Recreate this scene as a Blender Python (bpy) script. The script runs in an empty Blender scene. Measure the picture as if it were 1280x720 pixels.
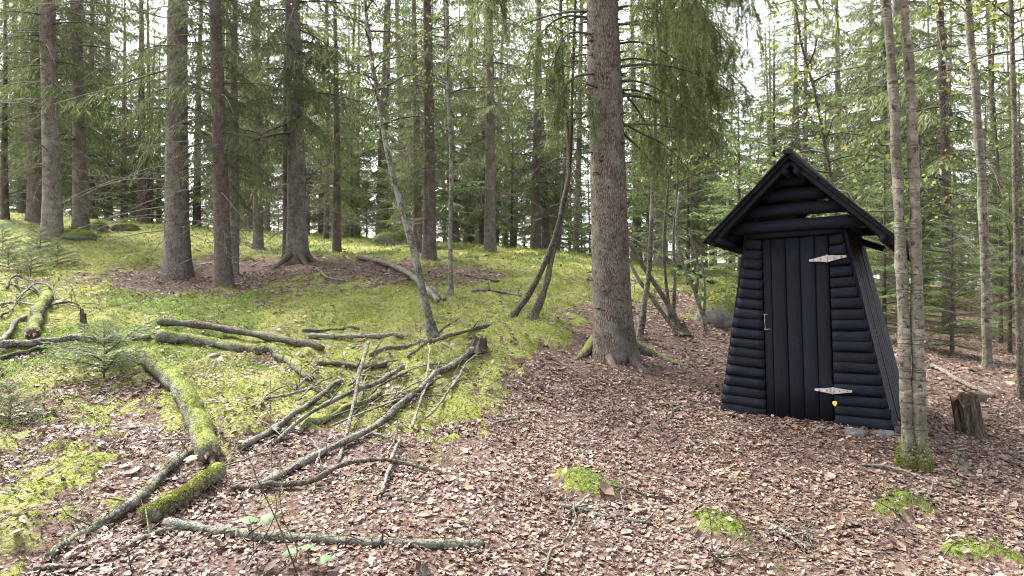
import bpy, math, random
import numpy as np

# ------------------------------------------------------------------ camera, world, light
SC = bpy.context.scene
COL = SC.collection
FOC = 924.0                      # focal length in pixels of the 1280 wide photograph
CAMZ = 1.55
cam_d = bpy.data.cameras.new("camera")
cam_d.lens = 26.0
cam_d.sensor_width = 36.0
cam_d.clip_start = 0.05
cam_d.clip_end = 600.0
cam = bpy.data.objects.new("camera", cam_d)
COL.objects.link(cam)
cam.location = (0, 0, CAMZ)
cam.rotation_euler = (math.radians(90), 0, 0)
SC.camera = cam

SUN_EL, SUN_AZ = 52.0, -50.0     # degrees; azimuth from +Y towards +X
world = bpy.data.worlds.new("World")
SC.world = world
world.use_nodes = True
nt = world.node_tree
nt.nodes.clear()
sky = nt.nodes.new("ShaderNodeTexSky")
sky.sky_type = 'NISHITA'
sky.sun_disc = False
sky.sun_elevation = math.radians(SUN_EL)
sky.sun_rotation = math.radians(SUN_AZ)
sky.dust_density = 3.0
bw = nt.nodes.new("ShaderNodeRGBToBW")
mixc = nt.nodes.new("ShaderNodeMix")
mixc.data_type = 'RGBA'
mixc.inputs[0].default_value = 0.80      # thin overcast: mostly grey-white
bg = nt.nodes.new("ShaderNodeBackground")
bg.inputs['Strength'].default_value = 0.15
wo = nt.nodes.new("ShaderNodeOutputWorld")
nt.links.new(sky.outputs[0], bw.inputs[0])
nt.links.new(sky.outputs[0], mixc.inputs[6])
nt.links.new(bw.outputs[0], mixc.inputs[7])
nt.links.new(mixc.outputs[2], bg.inputs['Color'])
nt.links.new(bg.outputs[0], wo.inputs[0])

sun_d = bpy.data.lights.new("sun", 'SUN')
sun_d.energy = 2.4
sun_d.angle = math.radians(12)
sun_d.color = (1.0, 0.96, 0.9)
sun = bpy.data.objects.new("sun", sun_d)
COL.objects.link(sun)
_se, _sa = math.radians(SUN_EL), math.radians(SUN_AZ)
from mathutils import Vector, Matrix, Euler
_dir = Vector((math.sin(_sa) * math.cos(_se), math.cos(_sa) * math.cos(_se), math.sin(_se)))
sun.rotation_euler = (-_dir).to_track_quat('-Z', 'Y').to_euler()
sun.location = (0, 0, 40)

SC.view_settings.view_transform = 'Standard'
SC.view_settings.look = 'None'
SC.view_settings.gamma = 1.0
SC.view_settings.use_curve_mapping = False
SC.view_settings.exposure = 2.8
SC.render.engine = 'CYCLES'
cy = SC.cycles
cy.max_bounces = 6
cy.diffuse_bounces = 4
cy.glossy_bounces = 2
cy.transmission_bounces = 3
cy.transparent_max_bounces = 4
cy.caustics_reflective = False
cy.caustics_refractive = False
cy.use_denoising = True
cy.use_adaptive_sampling = True
cy.adaptive_threshold = 0.012
cy.filter_width = 1.1

R = np.random.RandomState(7)
PI = math.pi

# ------------------------------------------------------------------ numpy helpers
def _hash(ix, iy, s):
    v = np.sin(ix * 127.1 + iy * 311.7 + s * 74.7) * 43758.5453
    return v - np.floor(v)

def vnoise(x, y, s=0):
    x = np.asarray(x, float); y = np.asarray(y, float)
    ix, iy = np.floor(x), np.floor(y)
    fx, fy = x - ix, y - iy
    fx = fx * fx * (3 - 2 * fx); fy = fy * fy * (3 - 2 * fy)
    a = _hash(ix, iy, s); b = _hash(ix + 1, iy, s)
    c = _hash(ix, iy + 1, s); d = _hash(ix + 1, iy + 1, s)
    return (a * (1 - fx) + b * fx) * (1 - fy) + (c * (1 - fx) + d * fx) * fy

def fbm(x, y, s=0, o=4):
    t, a, n = 0, 0.5, 0
    for k in range(o):
        t = t + a * vnoise(x * 2 ** k, y * 2 ** k, s + k * 3.1); n += a; a *= 0.5
    return t / n

def nrm(v):
    v = np.asarray(v, float)
    return v / (np.linalg.norm(v, axis=-1, keepdims=True) + 1e-9)

def sstep(a, b, x):
    t = np.clip((x - a) / (b - a), 0, 1)
    return t * t * (3 - 2 * t)

class TPS:
    def __init__(self, P, Z, lam=0.05):
        P = np.asarray(P, float); Z = np.asarray(Z, float); n = len(P)
        self.P = P
        K = self.k(P, P) + lam * np.eye(n)
        A = np.zeros((n + 3, n + 3)); A[:n, :n] = K
        Q = np.c_[np.ones(n), P]; A[:n, n:] = Q; A[n:, :n] = Q.T
        self.w = np.linalg.solve(A, np.r_[Z, 0, 0, 0])
    @staticmethod
    def k(A, B):
        d2 = ((A[:, None, :] - B[None, :, :]) ** 2).sum(-1)
        return 0.5 * d2 * np.log(d2 + 1e-9)
    def __call__(self, x, y):
        x = np.asarray(x, float); y = np.asarray(y, float)
        sh = np.broadcast(x, y).shape
        X = np.c_[np.broadcast_to(x, sh).ravel(), np.broadcast_to(y, sh).ravel()]
        out = np.empty(len(X)); n = len(self.P)
        for i in range(0, len(X), 20000):
            q = X[i:i + 20000]
            out[i:i + 20000] = self.k(q, self.P) @ self.w[:n] + self.w[n] + q @ self.w[n + 1:]
        return out.reshape(sh)

def unproj(u, v, Y):
    return np.array([(u - 640) / FOC * Y, Y, CAMZ - (v - 360) / FOC * Y])

# ------------------------------------------------------------------ terrain shape
_ctl = [(0,720,3.7),(320,720,3.75),(640,720,3.85),(960,720,3.9),(1280,720,3.95),
        (262,575,5.2),(640,560,5.6),(900,600,5.2),(1140,585,5.5),(1280,600,5.3),
        (165,440,7.6),(400,440,7.8),(600,432,7.9),(765,446,8.3),(540,418,8.4),(0,430,7.6),
        (60,560,5.2),(420,560,5.4),(500,480,6.9),(300,480,6.8),
        (1210,545,6.6),(1280,480,8.0),(1235,460,9.5),(880,415,9.3),(1118,540,6.1),(900,508,6.97),(1000,524,6.55),
        (222,343,13),(280,357,12.3),(372,333,13),(100,380,9.5),(0,350,11.5),(68,297,16.5),(100,290,18),(8,272,19),
        (537,320,15.5),(612,313,19),(650,370,10.5),(700,342,12.5),(850,362,13.5),(1200,420,13),(160,281,23),(420,314,17)]
_P = [unproj(*c) for c in _ctl]
_W = [(-30,30,4.0),(0,32,3.1),(25,32,1.2),(-50,60,4.4),(0,60,3.4),(50,60,1.6),(-60,110,4.6),(0,110,3.6),(60,110,2.0),
      (-6,0,.15),(6,0,-.05),(0,0,0),(0,-10,-.3),(-14,-10,.1),(14,-10,-.4),(14,12,.45),(-14,8,1.2),(-22,18,3.0),(16,5,.1)]
_XY = [(p[0], p[1]) for p in _P] + [(a, b) for a, b, c in _W]
_Z = [p[2] for p in _P] + [c for a, b, c in _W]
_base = TPS(_XY, _Z, 0.02)

def H0(x, y):
    x = np.clip(x, -110, 110); y = np.clip(y, -40, 150)
    return _base(x, y)

def ray(u, v, hf):
    """first ground point along the sight line of a photo position"""
    Y = np.concatenate([np.arange(2.2, 30, 0.2), np.arange(30, 70, 1.)])
    for it in range(2):
        X = (u - 640) / FOC * Y
        d = CAMZ - (v - 360) / FOC * Y - hf(X, Y)
        k = int(np.argmax(d < 0))
        if d[k] >= 0: k = len(Y) - 1
        if it == 0: Y = np.linspace(Y[max(k - 1, 0)], Y[k], 24)
    return np.array([X[k], Y[k], float(hf(X[k], Y[k]))])

_mc = [(60,380,1),(200,390,1),(350,390,1),(450,385,1),(600,375,.95),(700,375,.95),(680,412,.9),(640,400,1),(560,500,.85),
       (585,460,.6),(340,460,.95),(320,500,.9),(300,545,.5),(200,520,.38),(100,520,.46),(60,560,.43),(30,640,.45),(120,600,.36),
       (30,700,.42),(250,700,.2),(350,560,.22),(400,620,.1),(500,640,.05),(450,545,.28),(520,450,.8),(420,470,.7),(650,500,.12),(700,460,0),(750,520,-.1),
       (850,500,-.2),(800,600,-.05),(1200,690,.2),(1000,600,-.2),(1100,560,-.2),(1200,500,-.2),(1270,600,-.2),(950,700,0),
       (600,700,.05),(280,352,.0),(330,352,.25),(225,362,.1),(400,338,.2),(560,338,.25),(150,330,.9),(60,330,.9),(850,420,.1),(800,400,.2),
       (1200,440,-.2),(790,455,.0),(440,347,.35),(500,362,.85),(250,330,.6),(320,322,.7),(480,322,.7),(640,335,.7),(20,480,.75),(60,460,.9)]
_mp = [ray(a, b, H0) for a, b, c in _mc]
_mt = TPS([(p[0], p[1]) for p in _mp] + [(-30,30),(30,30),(0,60),(0,-10),(14,8),(-16,12)],
          [c for a, b, c in _mc] + [.6, .1, .3, .2, -.1, .8], 0.3)
_blobs = []
for (u, v, r, a) in [(742,611,.2,1.0),(715,613,.13,.9),(1112,640,.22,1.0),(1140,630,.13,.9),(868,655,.13,.9),(898,662,.14,.9),(835,598,.12,.8),
                     (1205,690,.15,.8),(1255,700,.12,.7),(600,480,.5,.5),(560,505,.4,.5),(680,420,.5,.4),(110,590,.25,.6),(30,610,.4,.5)]:
    p = ray(u, v, H0); _blobs.append((p[0], p[1], r, a))

def MOSS(x, y):
    x = np.asarray(x, float); y = np.asarray(y, float)
    m = np.clip(_mt(np.clip(x, -30, 30), np.clip(y, -10, 60)), -.3, 1.1)
    m = m + 1.0 * (fbm(x * 1.5, y * 1.5, 3) - .5) + 1.0 * (fbm(x * 6, y * 6, 9) - .5) + .5 * (vnoise(x * 26, y * 26, 13) - .5)
    for bx, by, r, a in _blobs:
        d2 = ((x - bx) ** 2 + ((y - by) * .8) ** 2) / (r * r)
        m = m + a * np.exp(-d2) * (.1 + 1.25 * fbm(x * 6, y * 6, 41, 3))
    return sstep(.32, .84, m)

def DEEP(x, y):
    """where the darker green moss species grows"""
    d = sstep(-.1, .35, x - .25 + .4 * (fbm(x * 3, y * 3, 61) - .5)) * (1 - sstep(6.8, 7.6, y))
    return np.maximum(d, sstep(.56, .64, fbm(x * .8, y * .8, 88, 3)))

def H(x, y):
    x = np.asarray(x, float); y = np.asarray(y, float)
    z = H0(x, y)
    near = 1 - sstep(24, 40, y)
    m = MOSS(x, y)
    z = z + near * (.10 * (fbm(x * .9, y * .9, 21) - .5) + .05 * (fbm(x * 3.1, y * 3.1, 5, 3) - .5))
    z = z + near * m * (.025 + .20 * (fbm(x * 2.3, y * 2.3, 31, 3) - .42) + .08 * (fbm(x * 7, y * 7, 33, 2) - .5))
    return z

def G(u, v):
    return ray(u, v, H)

# ------------------------------------------------------------------ mesh builder
class Geo:
    def __init__(self):
        self.V = []; self.F = []; self.n = 0
    def add(self, V, F, m=0):
        V = np.asarray(V, float).reshape(-1, 3)
        F = np.asarray(F, int)
        self.V.append(V); self.F.append((F + self.n, m)); self.n += len(V)
    def merge(self, g, M=None, t=None):
        for i, V in enumerate(g.V): pass
        V = np.concatenate(g.V)
        if M is not None: V = V @ np.asarray(M).T
        if t is not None: V = V + np.asarray(t)
        self.V.append(V)
        for F, m in g.F: self.F.append((F + self.n, m))
        self.n += len(V)
    def pack(self):
        g = Geo(); g.V = [np.concatenate(self.V)]; g.n = self.n
        d = {}
        for F, m in self.F: d.setdefault((F.shape[1], m), []).append(F)
        g.F = [(np.concatenate(v), k[1]) for k, v in d.items()]
        return g
    def mesh(self, name, mats, smooth=True, flat=()):
        V = np.concatenate(self.V)
        me = bpy.data.meshes.new(name)
        nf = sum(len(F) for F, m in self.F)
        nl = sum(F.size for F, m in self.F)
        me.vertices.add(len(V)); me.vertices.foreach_set("co", V.astype(np.float32).ravel())
        me.loops.add(nl); me.polygons.add(nf)
        me.loops.foreach_set("vertex_index", np.concatenate([F.ravel() for F, m in self.F]).astype(np.int32))
        tot = np.concatenate([np.full(len(F), F.shape[1]) for F, m in self.F])
        me.polygons.foreach_set("loop_start", np.r_[0, np.cumsum(tot)[:-1]].astype(np.int32))
        me.polygons.foreach_set("loop_total", tot.astype(np.int32))
        mi = np.concatenate([np.full(len(F), m) for F, m in self.F])
        me.polygons.foreach_set("material_index", mi.astype(np.int32))
        sm = np.full(nf, smooth)
        for m in flat: sm[mi == m] = False
        me.polygons.foreach_set("use_smooth", sm)
        for mt in (mats if isinstance(mats, (list, tuple)) else [mats]): me.materials.append(mt)
        me.update(calc_edges=True)
        me.validate()
        return me

def link(name, data=None, parent=None, loc=None, label=None, cat=None, group=None, kind=None, rot=None, scale=None):
    o = bpy.data.objects.new(name, data)
    COL.objects.link(o)
    if parent is not None: o.parent = parent
    if loc is not None: o.location = loc
    if rot is not None: o.rotation_euler = rot
    if scale is not None: o.scale = scale if hasattr(scale, '__len__') else (scale,) * 3
    if label: o['label'] = label
    if cat: o['category'] = cat
    if group: o['group'] = group
    if kind: o['kind'] = kind
    return o

def spline(pts, n):
    """Catmull-Rom through pts (k,d), n samples."""
    P = np.asarray(pts, float)
    if len(P) == 2:
        t = np.linspace(0, 1, n)[:, None]
        return P[0] * (1 - t) + P[1] * t
    P = np.vstack([2 * P[0] - P[1], P, 2 * P[-1] - P[-2]])
    s = np.linspace(0, len(P) - 3 - 1e-6, n)
    i = s.astype(int); t = (s - i)[:, None]
    a, b, c, d = P[i], P[i + 1], P[i + 2], P[i + 3]
    return .5 * (2 * b + (c - a) * t + (2 * a - 5 * b + 4 * c - d) * t ** 2 + (3 * b - a - 3 * c + d) * t ** 3)

def tube(P, rad, ns=8, jit=0.0, seed=0, cap=True, flat_end=False):
    """swept tube; returns V, F(quads), caps(tris)"""
    P = np.asarray(P, float); n = len(P)
    rad = np.broadcast_to(np.asarray(rad, float), (n,))
    T = nrm(np.gradient(P, axis=0))
    up = np.array([0, 0, 1.]) if abs(T[0][2]) < .9 else np.array([1., 0, 0])
    N = np.zeros((n, 3)); nv = nrm(np.cross(np.cross(T[0], up), T[0]))
    for i in range(n):
        nv = nrm(nv - T[i] * np.dot(nv, T[i])); N[i] = nv
    B = np.cross(T, N)
    a = np.linspace(0, 2 * PI, ns, endpoint=False)
    rr = rad[:, None] * np.ones(ns)[None]
    if jit:
        ii, jj = np.meshgrid(np.arange(n), np.arange(ns), indexing='ij')
        rr = rr * (1 + jit * (vnoise(ii * .7 + seed * 11.3, jj * 1.3 + seed, seed) - .5) * 2)
    V = P[:, None] + rr[..., None] * (np.cos(a)[None, :, None] * N[:, None] + np.sin(a)[None, :, None] * B[:, None])
    V = V.reshape(-1, 3)
    i, j = np.meshgrid(np.arange(n - 1), np.arange(ns), indexing='ij')
    j2 = (j + 1) % ns
    F = np.stack([i * ns + j, i * ns + j2, (i + 1) * ns + j2, (i + 1) * ns + j], -1).reshape(-1, 4)
    C = np.zeros((0, 3), int)
    if cap:
        k = len(V); V = np.vstack([V, P[0], P[-1]])
        j = np.arange(ns); j2 = (j + 1) % ns
        C = np.vstack([np.c_[j2, j, np.full(ns, k)], np.c_[(n - 1) * ns + j, (n - 1) * ns + j2, np.full(ns, k + 1)]])
    return V, F, C

def add_tube(g, P, rad, ns=8, jit=0., seed=0, m=0, capm=None, cap=True):
    V, F, C = tube(P, rad, ns, jit, seed, cap)
    b = g.n
    g.add(V, F, m)
    if len(C): g.F.append((C + b, m if capm is None else capm))

def box(g, x0, x1, y0, y1, z0, z1, m=0):
    V = [(x, y, z) for x in (x0, x1) for y in (y0, y1) for z in (z0, z1)]
    F = [(0, 1, 3, 2), (4, 6, 7, 5), (0, 4, 5, 1), (2, 3, 7, 6), (0, 2, 6, 4), (1, 5, 7, 3)]
    g.add(V, F, m)

def hexa(g, c, m=0):
    """8 corners: bottom 4 ccw, top 4 ccw"""
    F = [(3, 2, 1, 0), (4, 5, 6, 7), (0, 1, 5, 4), (1, 2, 6, 5), (2, 3, 7, 6), (3, 0, 4, 7)]
    g.add(c, F, m)

# ------------------------------------------------------------------ materials
def new_mat(name):
    m = bpy.data.materials.new(name); m.use_nodes = True
    n = m.node_tree; n.nodes.clear()
    out = n.nodes.new("ShaderNodeOutputMaterial")
    return m, n, out

def ramp(n, fac, stops, interp='LINEAR'):
    r = n.nodes.new("ShaderNodeValToRGB")
    r.color_ramp.interpolation = interp
    el = r.color_ramp.elements
    while len(el) < len(stops): el.new(0.5)
    for e, (p, c) in zip(el, stops):
        e.position = p; e.color = (*c, 1)
    n.links.new(fac, r.inputs[0])
    return r.outputs[0]

def noise(n, vec, scale, detail=4, rough=.55, dist=0.):
    t = n.nodes.new("ShaderNodeTexNoise")
    t.inputs['Scale'].default_value = scale; t.inputs['Detail'].default_value = detail
    t.inputs['Roughness'].default_value = rough; t.inputs['Distortion'].default_value = dist
    n.links.new(vec, t.inputs['Vector'])
    return t.outputs[0]

def coords(n, scale=(1, 1, 1), kind='Object'):
    tc = n.nodes.new("ShaderNodeTexCoord")
    mp = n.nodes.new("ShaderNodeMapping"); mp.inputs['Scale'].default_value = scale
    n.links.new(tc.outputs[kind], mp.inputs[0])
    return mp.outputs[0]

def mix(n, fac, a, b, mode='MIX'):
    k = n.nodes.new("ShaderNodeMix"); k.data_type = 'RGBA'; k.blend_type = mode
    for i, x in ((0, fac), (6, a), (7, b)):
        if isinstance(x, (int, float)): k.inputs[i].default_value = x
        elif isinstance(x, tuple): k.inputs[i].default_value = (*x, 1)
        else: n.links.new(x, k.inputs[i])
    return k.outputs[2]

def math_n(n, op, a, b=0.):
    k = n.nodes.new("ShaderNodeMath"); k.operation = op
    for i, x in enumerate((a, b)):
        if isinstance(x, (int, float)): k.inputs[i].default_value = x
        else: n.links.new(x, k.inputs[i])
    return k.outputs[0]

def maprange(n, v, a, b, c=0., d=1.):
    k = n.nodes.new("ShaderNodeMapRange")
    n.links.new(v, k.inputs[0])
    for i, x in enumerate((a, b, c, d)): k.inputs[i + 1].default_value = x
    return k.outputs[0]

def bsdf(n, out, col, rough=.85, bump=None, bstr=.5, bdist=.02, spec=.2):
    b = n.nodes.new("ShaderNodeBsdfPrincipled")
    if isinstance(col, tuple): b.inputs['Base Color'].default_value = (*col, 1)
    else: n.links.new(col, b.inputs['Base Color'])
    if isinstance(rough, (int, float)): b.inputs['Roughness'].default_value = rough
    else: n.links.new(rough, b.inputs['Roughness'])
    b.inputs['Specular IOR Level'].default_value = spec
    if bump is not None:
        k = n.nodes.new("ShaderNodeBump"); k.inputs['Strength'].default_value = bstr; k.inputs['Distance'].default_value = bdist
        n.links.new(bump, k.inputs['Height']); n.links.new(k.outputs[0], b.inputs['Normal'])
    n.links.new(b.outputs[0], out.inputs[0])
    return b

def bark_mat(name, dark, mid, light, lichen, lich_amt, cs=(1, 1, .32), vs=58, bd=.016, moss=0.):
    m, n, out = new_mat(name)
    v = coords(n, cs)
    vo = n.nodes.new("ShaderNodeTexVoronoi"); vo.feature = 'DISTANCE_TO_EDGE'; vo.inputs['Scale'].default_value = vs
    wv = noise(n, v, 9, 3)
    mv = n.nodes.new("ShaderNodeVectorMath"); mv.operation = 'MULTIPLY_ADD'
    n.links.new(v, mv.inputs[0]); mv.inputs[1].default_value = (1, 1, 1)
    sc = n.nodes.new("ShaderNodeCombineXYZ")
    for i in range(3): n.links.new(math_n(n, 'MULTIPLY', wv, .07), sc.inputs[i])
    n.links.new(sc.outputs[0], mv.inputs[2])
    n.links.new(mv.outputs[0], vo.inputs['Vector'])
    crack = maprange(n, vo.outputs[0], 0., .16)
    fine = noise(n, v, 60, 5, .65)
    big = maprange(n, noise(n, coords(n, (1, 1, .45)), 5.5, 6, .7), .38, .62)
    h = math_n(n, 'ADD', math_n(n, 'MULTIPLY', crack, .42), math_n(n, 'MULTIPLY', fine, .9))
    c = ramp(n, h, [(.42, dark), (.66, mid), (.92, light)])
    info = n.nodes.new("ShaderNodeObjectInfo")
    c = mix(n, math_n(n, 'MULTIPLY', big, .6), c, tuple(.5 * x for x in mid))
    lf = math_n(n, 'MULTIPLY', maprange(n, noise(n, coords(n), 5.5, 6, .7), .47, .6), lich_amt)
    c = mix(n, lf, c, lichen)
    hs = n.nodes.new("ShaderNodeHueSaturation")
    n.links.new(maprange(n, info.outputs['Random'], 0, 1, .75, 1.25), hs.inputs['Value'])
    n.links.new(c, hs.inputs['Color'])
    c = hs.outputs[0]
    if moss:
        ge = n.nodes.new("ShaderNodeNewGeometry")
        sx = n.nodes.new("ShaderNodeSeparateXYZ"); n.links.new(ge.outputs['Normal'], sx.inputs[0])
        mf = math_n(n, 'ADD', sx.outputs[2], math_n(n, 'MULTIPLY', noise(n, coords(n), 7, 5, .7), 1.6))
        mf = maprange(n, mf, 1.75 - moss, 2.1 - moss)
        mc = ramp(n, noise(n, coords(n), 70, 3), [(.3, (.05, .07, .012)), (.7, (.17, .19, .035))])
        c = mix(n, mf, c, mc)
        h = math_n(n, 'ADD', h, math_n(n, 'MULTIPLY', mf, noise(n, coords(n), 90, 3)))
    bsdf(n, out, c, .9, h, .9, bd)
    return m

M_SPRUCE = bark_mat("spruce_bark", (.05, .038, .032), (.145, .115, .1), (.27, .23, .2), (.23, .235, .2), .6)
M_SPRUCE_T = bark_mat("big_spruce_bark", (.022, .016, .013), (.085, .063, .051), (.17, .135, .112), (.15, .152, .125), .5)
M_SPRUCE_R = bark_mat("spruce_bark_reddish", (.04, .028, .023), (.115, .083, .068), (.215, .168, .145), (.2, .2, .17), .35)
def birch_mat():
    m, n, out = new_mat("birch_bark")
    v = coords(n)
    c = ramp(n, noise(n, v, 4, 5, .6), [(.35, (.09, .076, .055)), (.52, (.17, .15, .118)), (.68, (.27, .24, .2))])
    lent = noise(n, coords(n, (7, 7, 55)), 1., 3, .6, .6)
    c = mix(n, maprange(n, lent, .57, .63), c, (.045, .037, .026))
    lich = maprange(n, noise(n, v, 13, 7, .8), .46, .54)
    c = mix(n, math_n(n, 'MULTIPLY', lich, .75), c, (.075, .075, .048))
    blot = maprange(n, noise(n, coords(n, (1, 1, .7)), 22, 5, .7), .56, .62)
    c = mix(n, math_n(n, 'MULTIPLY', blot, .9), c, (.022, .018, .013))
    h = math_n(n, 'ADD', noise(n, v, 45, 4), math_n(n, 'MULTIPLY', lich, .5))
    bsdf(n, out, c, .8, h, .6, .008)
    return m
M_BIRCHB = birch_mat()
M_GREYB = bark_mat("lichened_bark", (.02, .017, .013), (.08, .07, .056), (.175, .16, .132), (.235, .245, .2), .55, cs=(1, 1, 1), vs=26, bd=.01)
M_DARKB = bark_mat("dark_bark", (.018, .014, .01), (.065, .052, .038), (.135, .113, .086), (.14, .15, .105), .4, cs=(1, 1, 1), vs=30, bd=.01)
M_MOSSB = bark_mat("mossy_bark", (.018, .015, .011), (.075, .063, .046), (.16, .142, .108), (.2, .21, .165), .5, cs=(1, 1, 1), vs=24, bd=.01, moss=.45)
M_PALE = bark_mat("pale_dead_wood", (.035, .028, .022), (.11, .09, .072), (.2, .17, .14), (.19, .195, .16), .45, cs=(1, 1, 1), vs=20, bd=.006)

def simple_mat(name, stops, scale=30, rough=.85, bd=.004, cs=(1, 1, 1), spec=.2):
    m, n, out = new_mat(name)
    f = noise(n, coords(n, cs), scale, 5, .65)
    bsdf(n, out, ramp(n, f, stops), rough, f, .6, bd, spec)
    return m
M_LIMB = simple_mat("live_limb_bark", [(.3, (.035, .027, .02)), (.7, (.09, .072, .055))], 12)
M_TWIG = simple_mat("dead_twig", [(.3, (.06, .05, .04)), (.7, (.17, .145, .12))], 12)
M_CUT = simple_mat("broken_wood", [(.3, (.035, .024, .017)), (.7, (.16, .115, .08))], 40, cs=(1, 1, 1))
M_ROT = simple_mat("rotten_wood", [(.35, (.014, .01, .007)), (.55, (.062, .05, .034)), (.75, (.15, .13, .09))], 22, cs=(2, 2, .35), bd=.03)

def leaf_mat(name, stops, transl=.3, rough=.6, damp=0., vary=0.):
    m, n, out = new_mat(name)
    g = n.nodes.new("ShaderNodeNewGeometry")
    info = n.nodes.new("ShaderNodeObjectInfo")
    c = ramp(n, g.outputs['Random Per Island'], stops)
    hs = n.nodes.new("ShaderNodeHueSaturation")
    n.links.new(maprange(n, info.outputs['Random'], 0, 1, .75, 1.25), hs.inputs['Value'])
    n.links.new(c, hs.inputs['Color'])
    c = hs.outputs[0]
    if damp:
        k = maprange(n, noise(n, coords(n), 1.7, 5, .7), .4, .62, 0., damp)
        c = mix(n, k, c, (.45, .4, .38), 'MULTIPLY')
    if vary:
        v_ = coords(n)
        c = mix(n, maprange(n, noise(n, v_, 1.1, 4, .6), .42, .6, 0., vary), c, (1.45, 1.25, 1.4), 'MULTIPLY')
        c = mix(n, maprange(n, noise(n, v_, 2.3, 4, .6), .5, .66, 0., vary), c, (.5, .56, .45), 'MULTIPLY')
    d = n.nodes.new("ShaderNodeBsdfPrincipled")
    n.links.new(c, d.inputs['Base Color']); d.inputs['Roughness'].default_value = rough
    d.inputs['Specular IOR Level'].default_value = .25
    if transl:
        t = n.nodes.new("ShaderNodeBsdfTranslucent"); n.links.new(c, t.inputs[0])
        x = n.nodes.new("ShaderNodeMixShader"); x.inputs[0].default_value = transl
        n.links.new(d.outputs[0], x.inputs[1]); n.links.new(t.outputs[0], x.inputs[2])
        n.links.new(x.outputs[0], out.inputs[0])
    else:
        n.links.new(d.outputs[0], out.inputs[0])
    return m
M_NEEDLE = leaf_mat("spruce_needles", [(0, (.055, .075, .03)), (.35, (.095, .128, .048)), (.75, (.14, .175, .06)), (.95, (.19, .215, .08)), (1, (.19, .145, .08))], .45)
M_NEEDLE_D = leaf_mat("drooping_spruce_needles", [(0, (.07, .1, .04)), (.35, (.13, .168, .062)), (.8, (.19, .23, .085)), (.93, (.25, .27, .11)), (1, (.22, .145, .075))], .5)
M_NEEDLE_L = leaf_mat("young_spruce_needles", [(0, (.06, .1, .034)), (.5, (.12, .175, .055)), (1, (.19, .245, .08))], .45)
M_NEEDLE_S = leaf_mat("seedling_needles", [(0, (.09, .13, .05)), (.5, (.15, .2, .08)), (1, (.22, .27, .12))], .45)
M_BLEAF = leaf_mat("autumn_broad_leaves", [(0, (.08, .12, .03)), (.5, (.14, .175, .04)), (.9, (.21, .225, .055)), (1, (.32, .27, .08))], .45)
M_GLEAF = leaf_mat("green_maple_leaves", [(0, (.07, .12, .06)), (.7, (.11, .175, .08)), (1, (.22, .24, .05))], .3)
M_MOSS = leaf_mat("moss_fronds", [(0, (.07, .095, .016)), (.35, (.125, .155, .027)), (.75, (.185, .21, .043)), (1, (.27, .28, .09))], .35, .6, .0, .9)
M_MOSS_D = leaf_mat("deep_green_moss", [(0, (.022, .042, .006)), (.4, (.06, .095, .013)), (.8, (.115, .155, .024)), (1, (.2, .22, .055))], .35)
M_LITTER = leaf_mat("fallen_leaves", [(0, (.06, .037, .028)), (.25, (.135, .085, .064)), (.6, (.215, .145, .112)), (.86, (.29, .207, .165)), (.95, (.39, .3, .235)), (.98, (.46, .37, .19)), (1, (.27, .13, .06))], .12, .55, .8)

def ground_mat():
    m, n, out = new_mat("forest_floor")
    v = coords(n)
    at = n.nodes.new("ShaderNodeAttribute"); at.attribute_name = "moss"
    vo = n.nodes.new("ShaderNodeTexVoronoi"); vo.inputs['Scale'].default_value = 38; n.links.new(v, vo.inputs['Vector'])
    sep = n.nodes.new("ShaderNodeSeparateColor"); n.links.new(vo.outputs['Color'], sep.inputs[0])
    lit = ramp(n, sep.outputs[0], [(0, (.04, .025, .019)), (.45, (.105, .066, .052)), (.8, (.17, .112, .088)), (1, (.24, .17, .135))])
    soil = ramp(n, noise(n, v, 35, 5, .7), [(.35, (.045, .028, .022)), (.7, (.15, .10, .082))])
    lit = mix(n, maprange(n, noise(n, v, 6, 4), .4, .6), lit, soil)
    f1 = noise(n, v, 55, 5, .7); f2 = noise(n, v, 3.0, 4, .6)
    ms = ramp(n, f1, [(.3, (.065, .08, .016)), (.5, (.14, .16, .032)), (.72, (.22, .23, .062))])
    ms = mix(n, maprange(n, f2, .42, .62, 0, .5), ms, (.24, .22, .09))
    ms = mix(n, maprange(n, noise(n, v, 1.3, 4, .6), .5, .66, 0, .6), ms, (.09, .062, .046))
    ad = n.nodes.new("ShaderNodeAttribute"); ad.attribute_name = "deep_moss"
    ms = mix(n, math_n(n, 'MULTIPLY', ad.outputs['Fac'], .9), ms, (.45, .58, .3), 'MULTIPLY')
    e = math_n(n, 'ADD', at.outputs['Fac'], math_n(n, 'MULTIPLY', math_n(n, 'SUBTRACT', noise(n, v, 18, 4, .7), .5), .9))
    k = maprange(n, e, .38, .6)
    c = mix(n, k, lit, ms)
    hh = math_n(n, 'ADD', math_n(n, 'MULTIPLY', f1, .8), math_n(n, 'MULTIPLY', vo.outputs['Distance'], .5))
    bsdf(n, out, c, .92, hh, .9, .03, .15)
    return m
M_GROUND = ground_mat()

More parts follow.
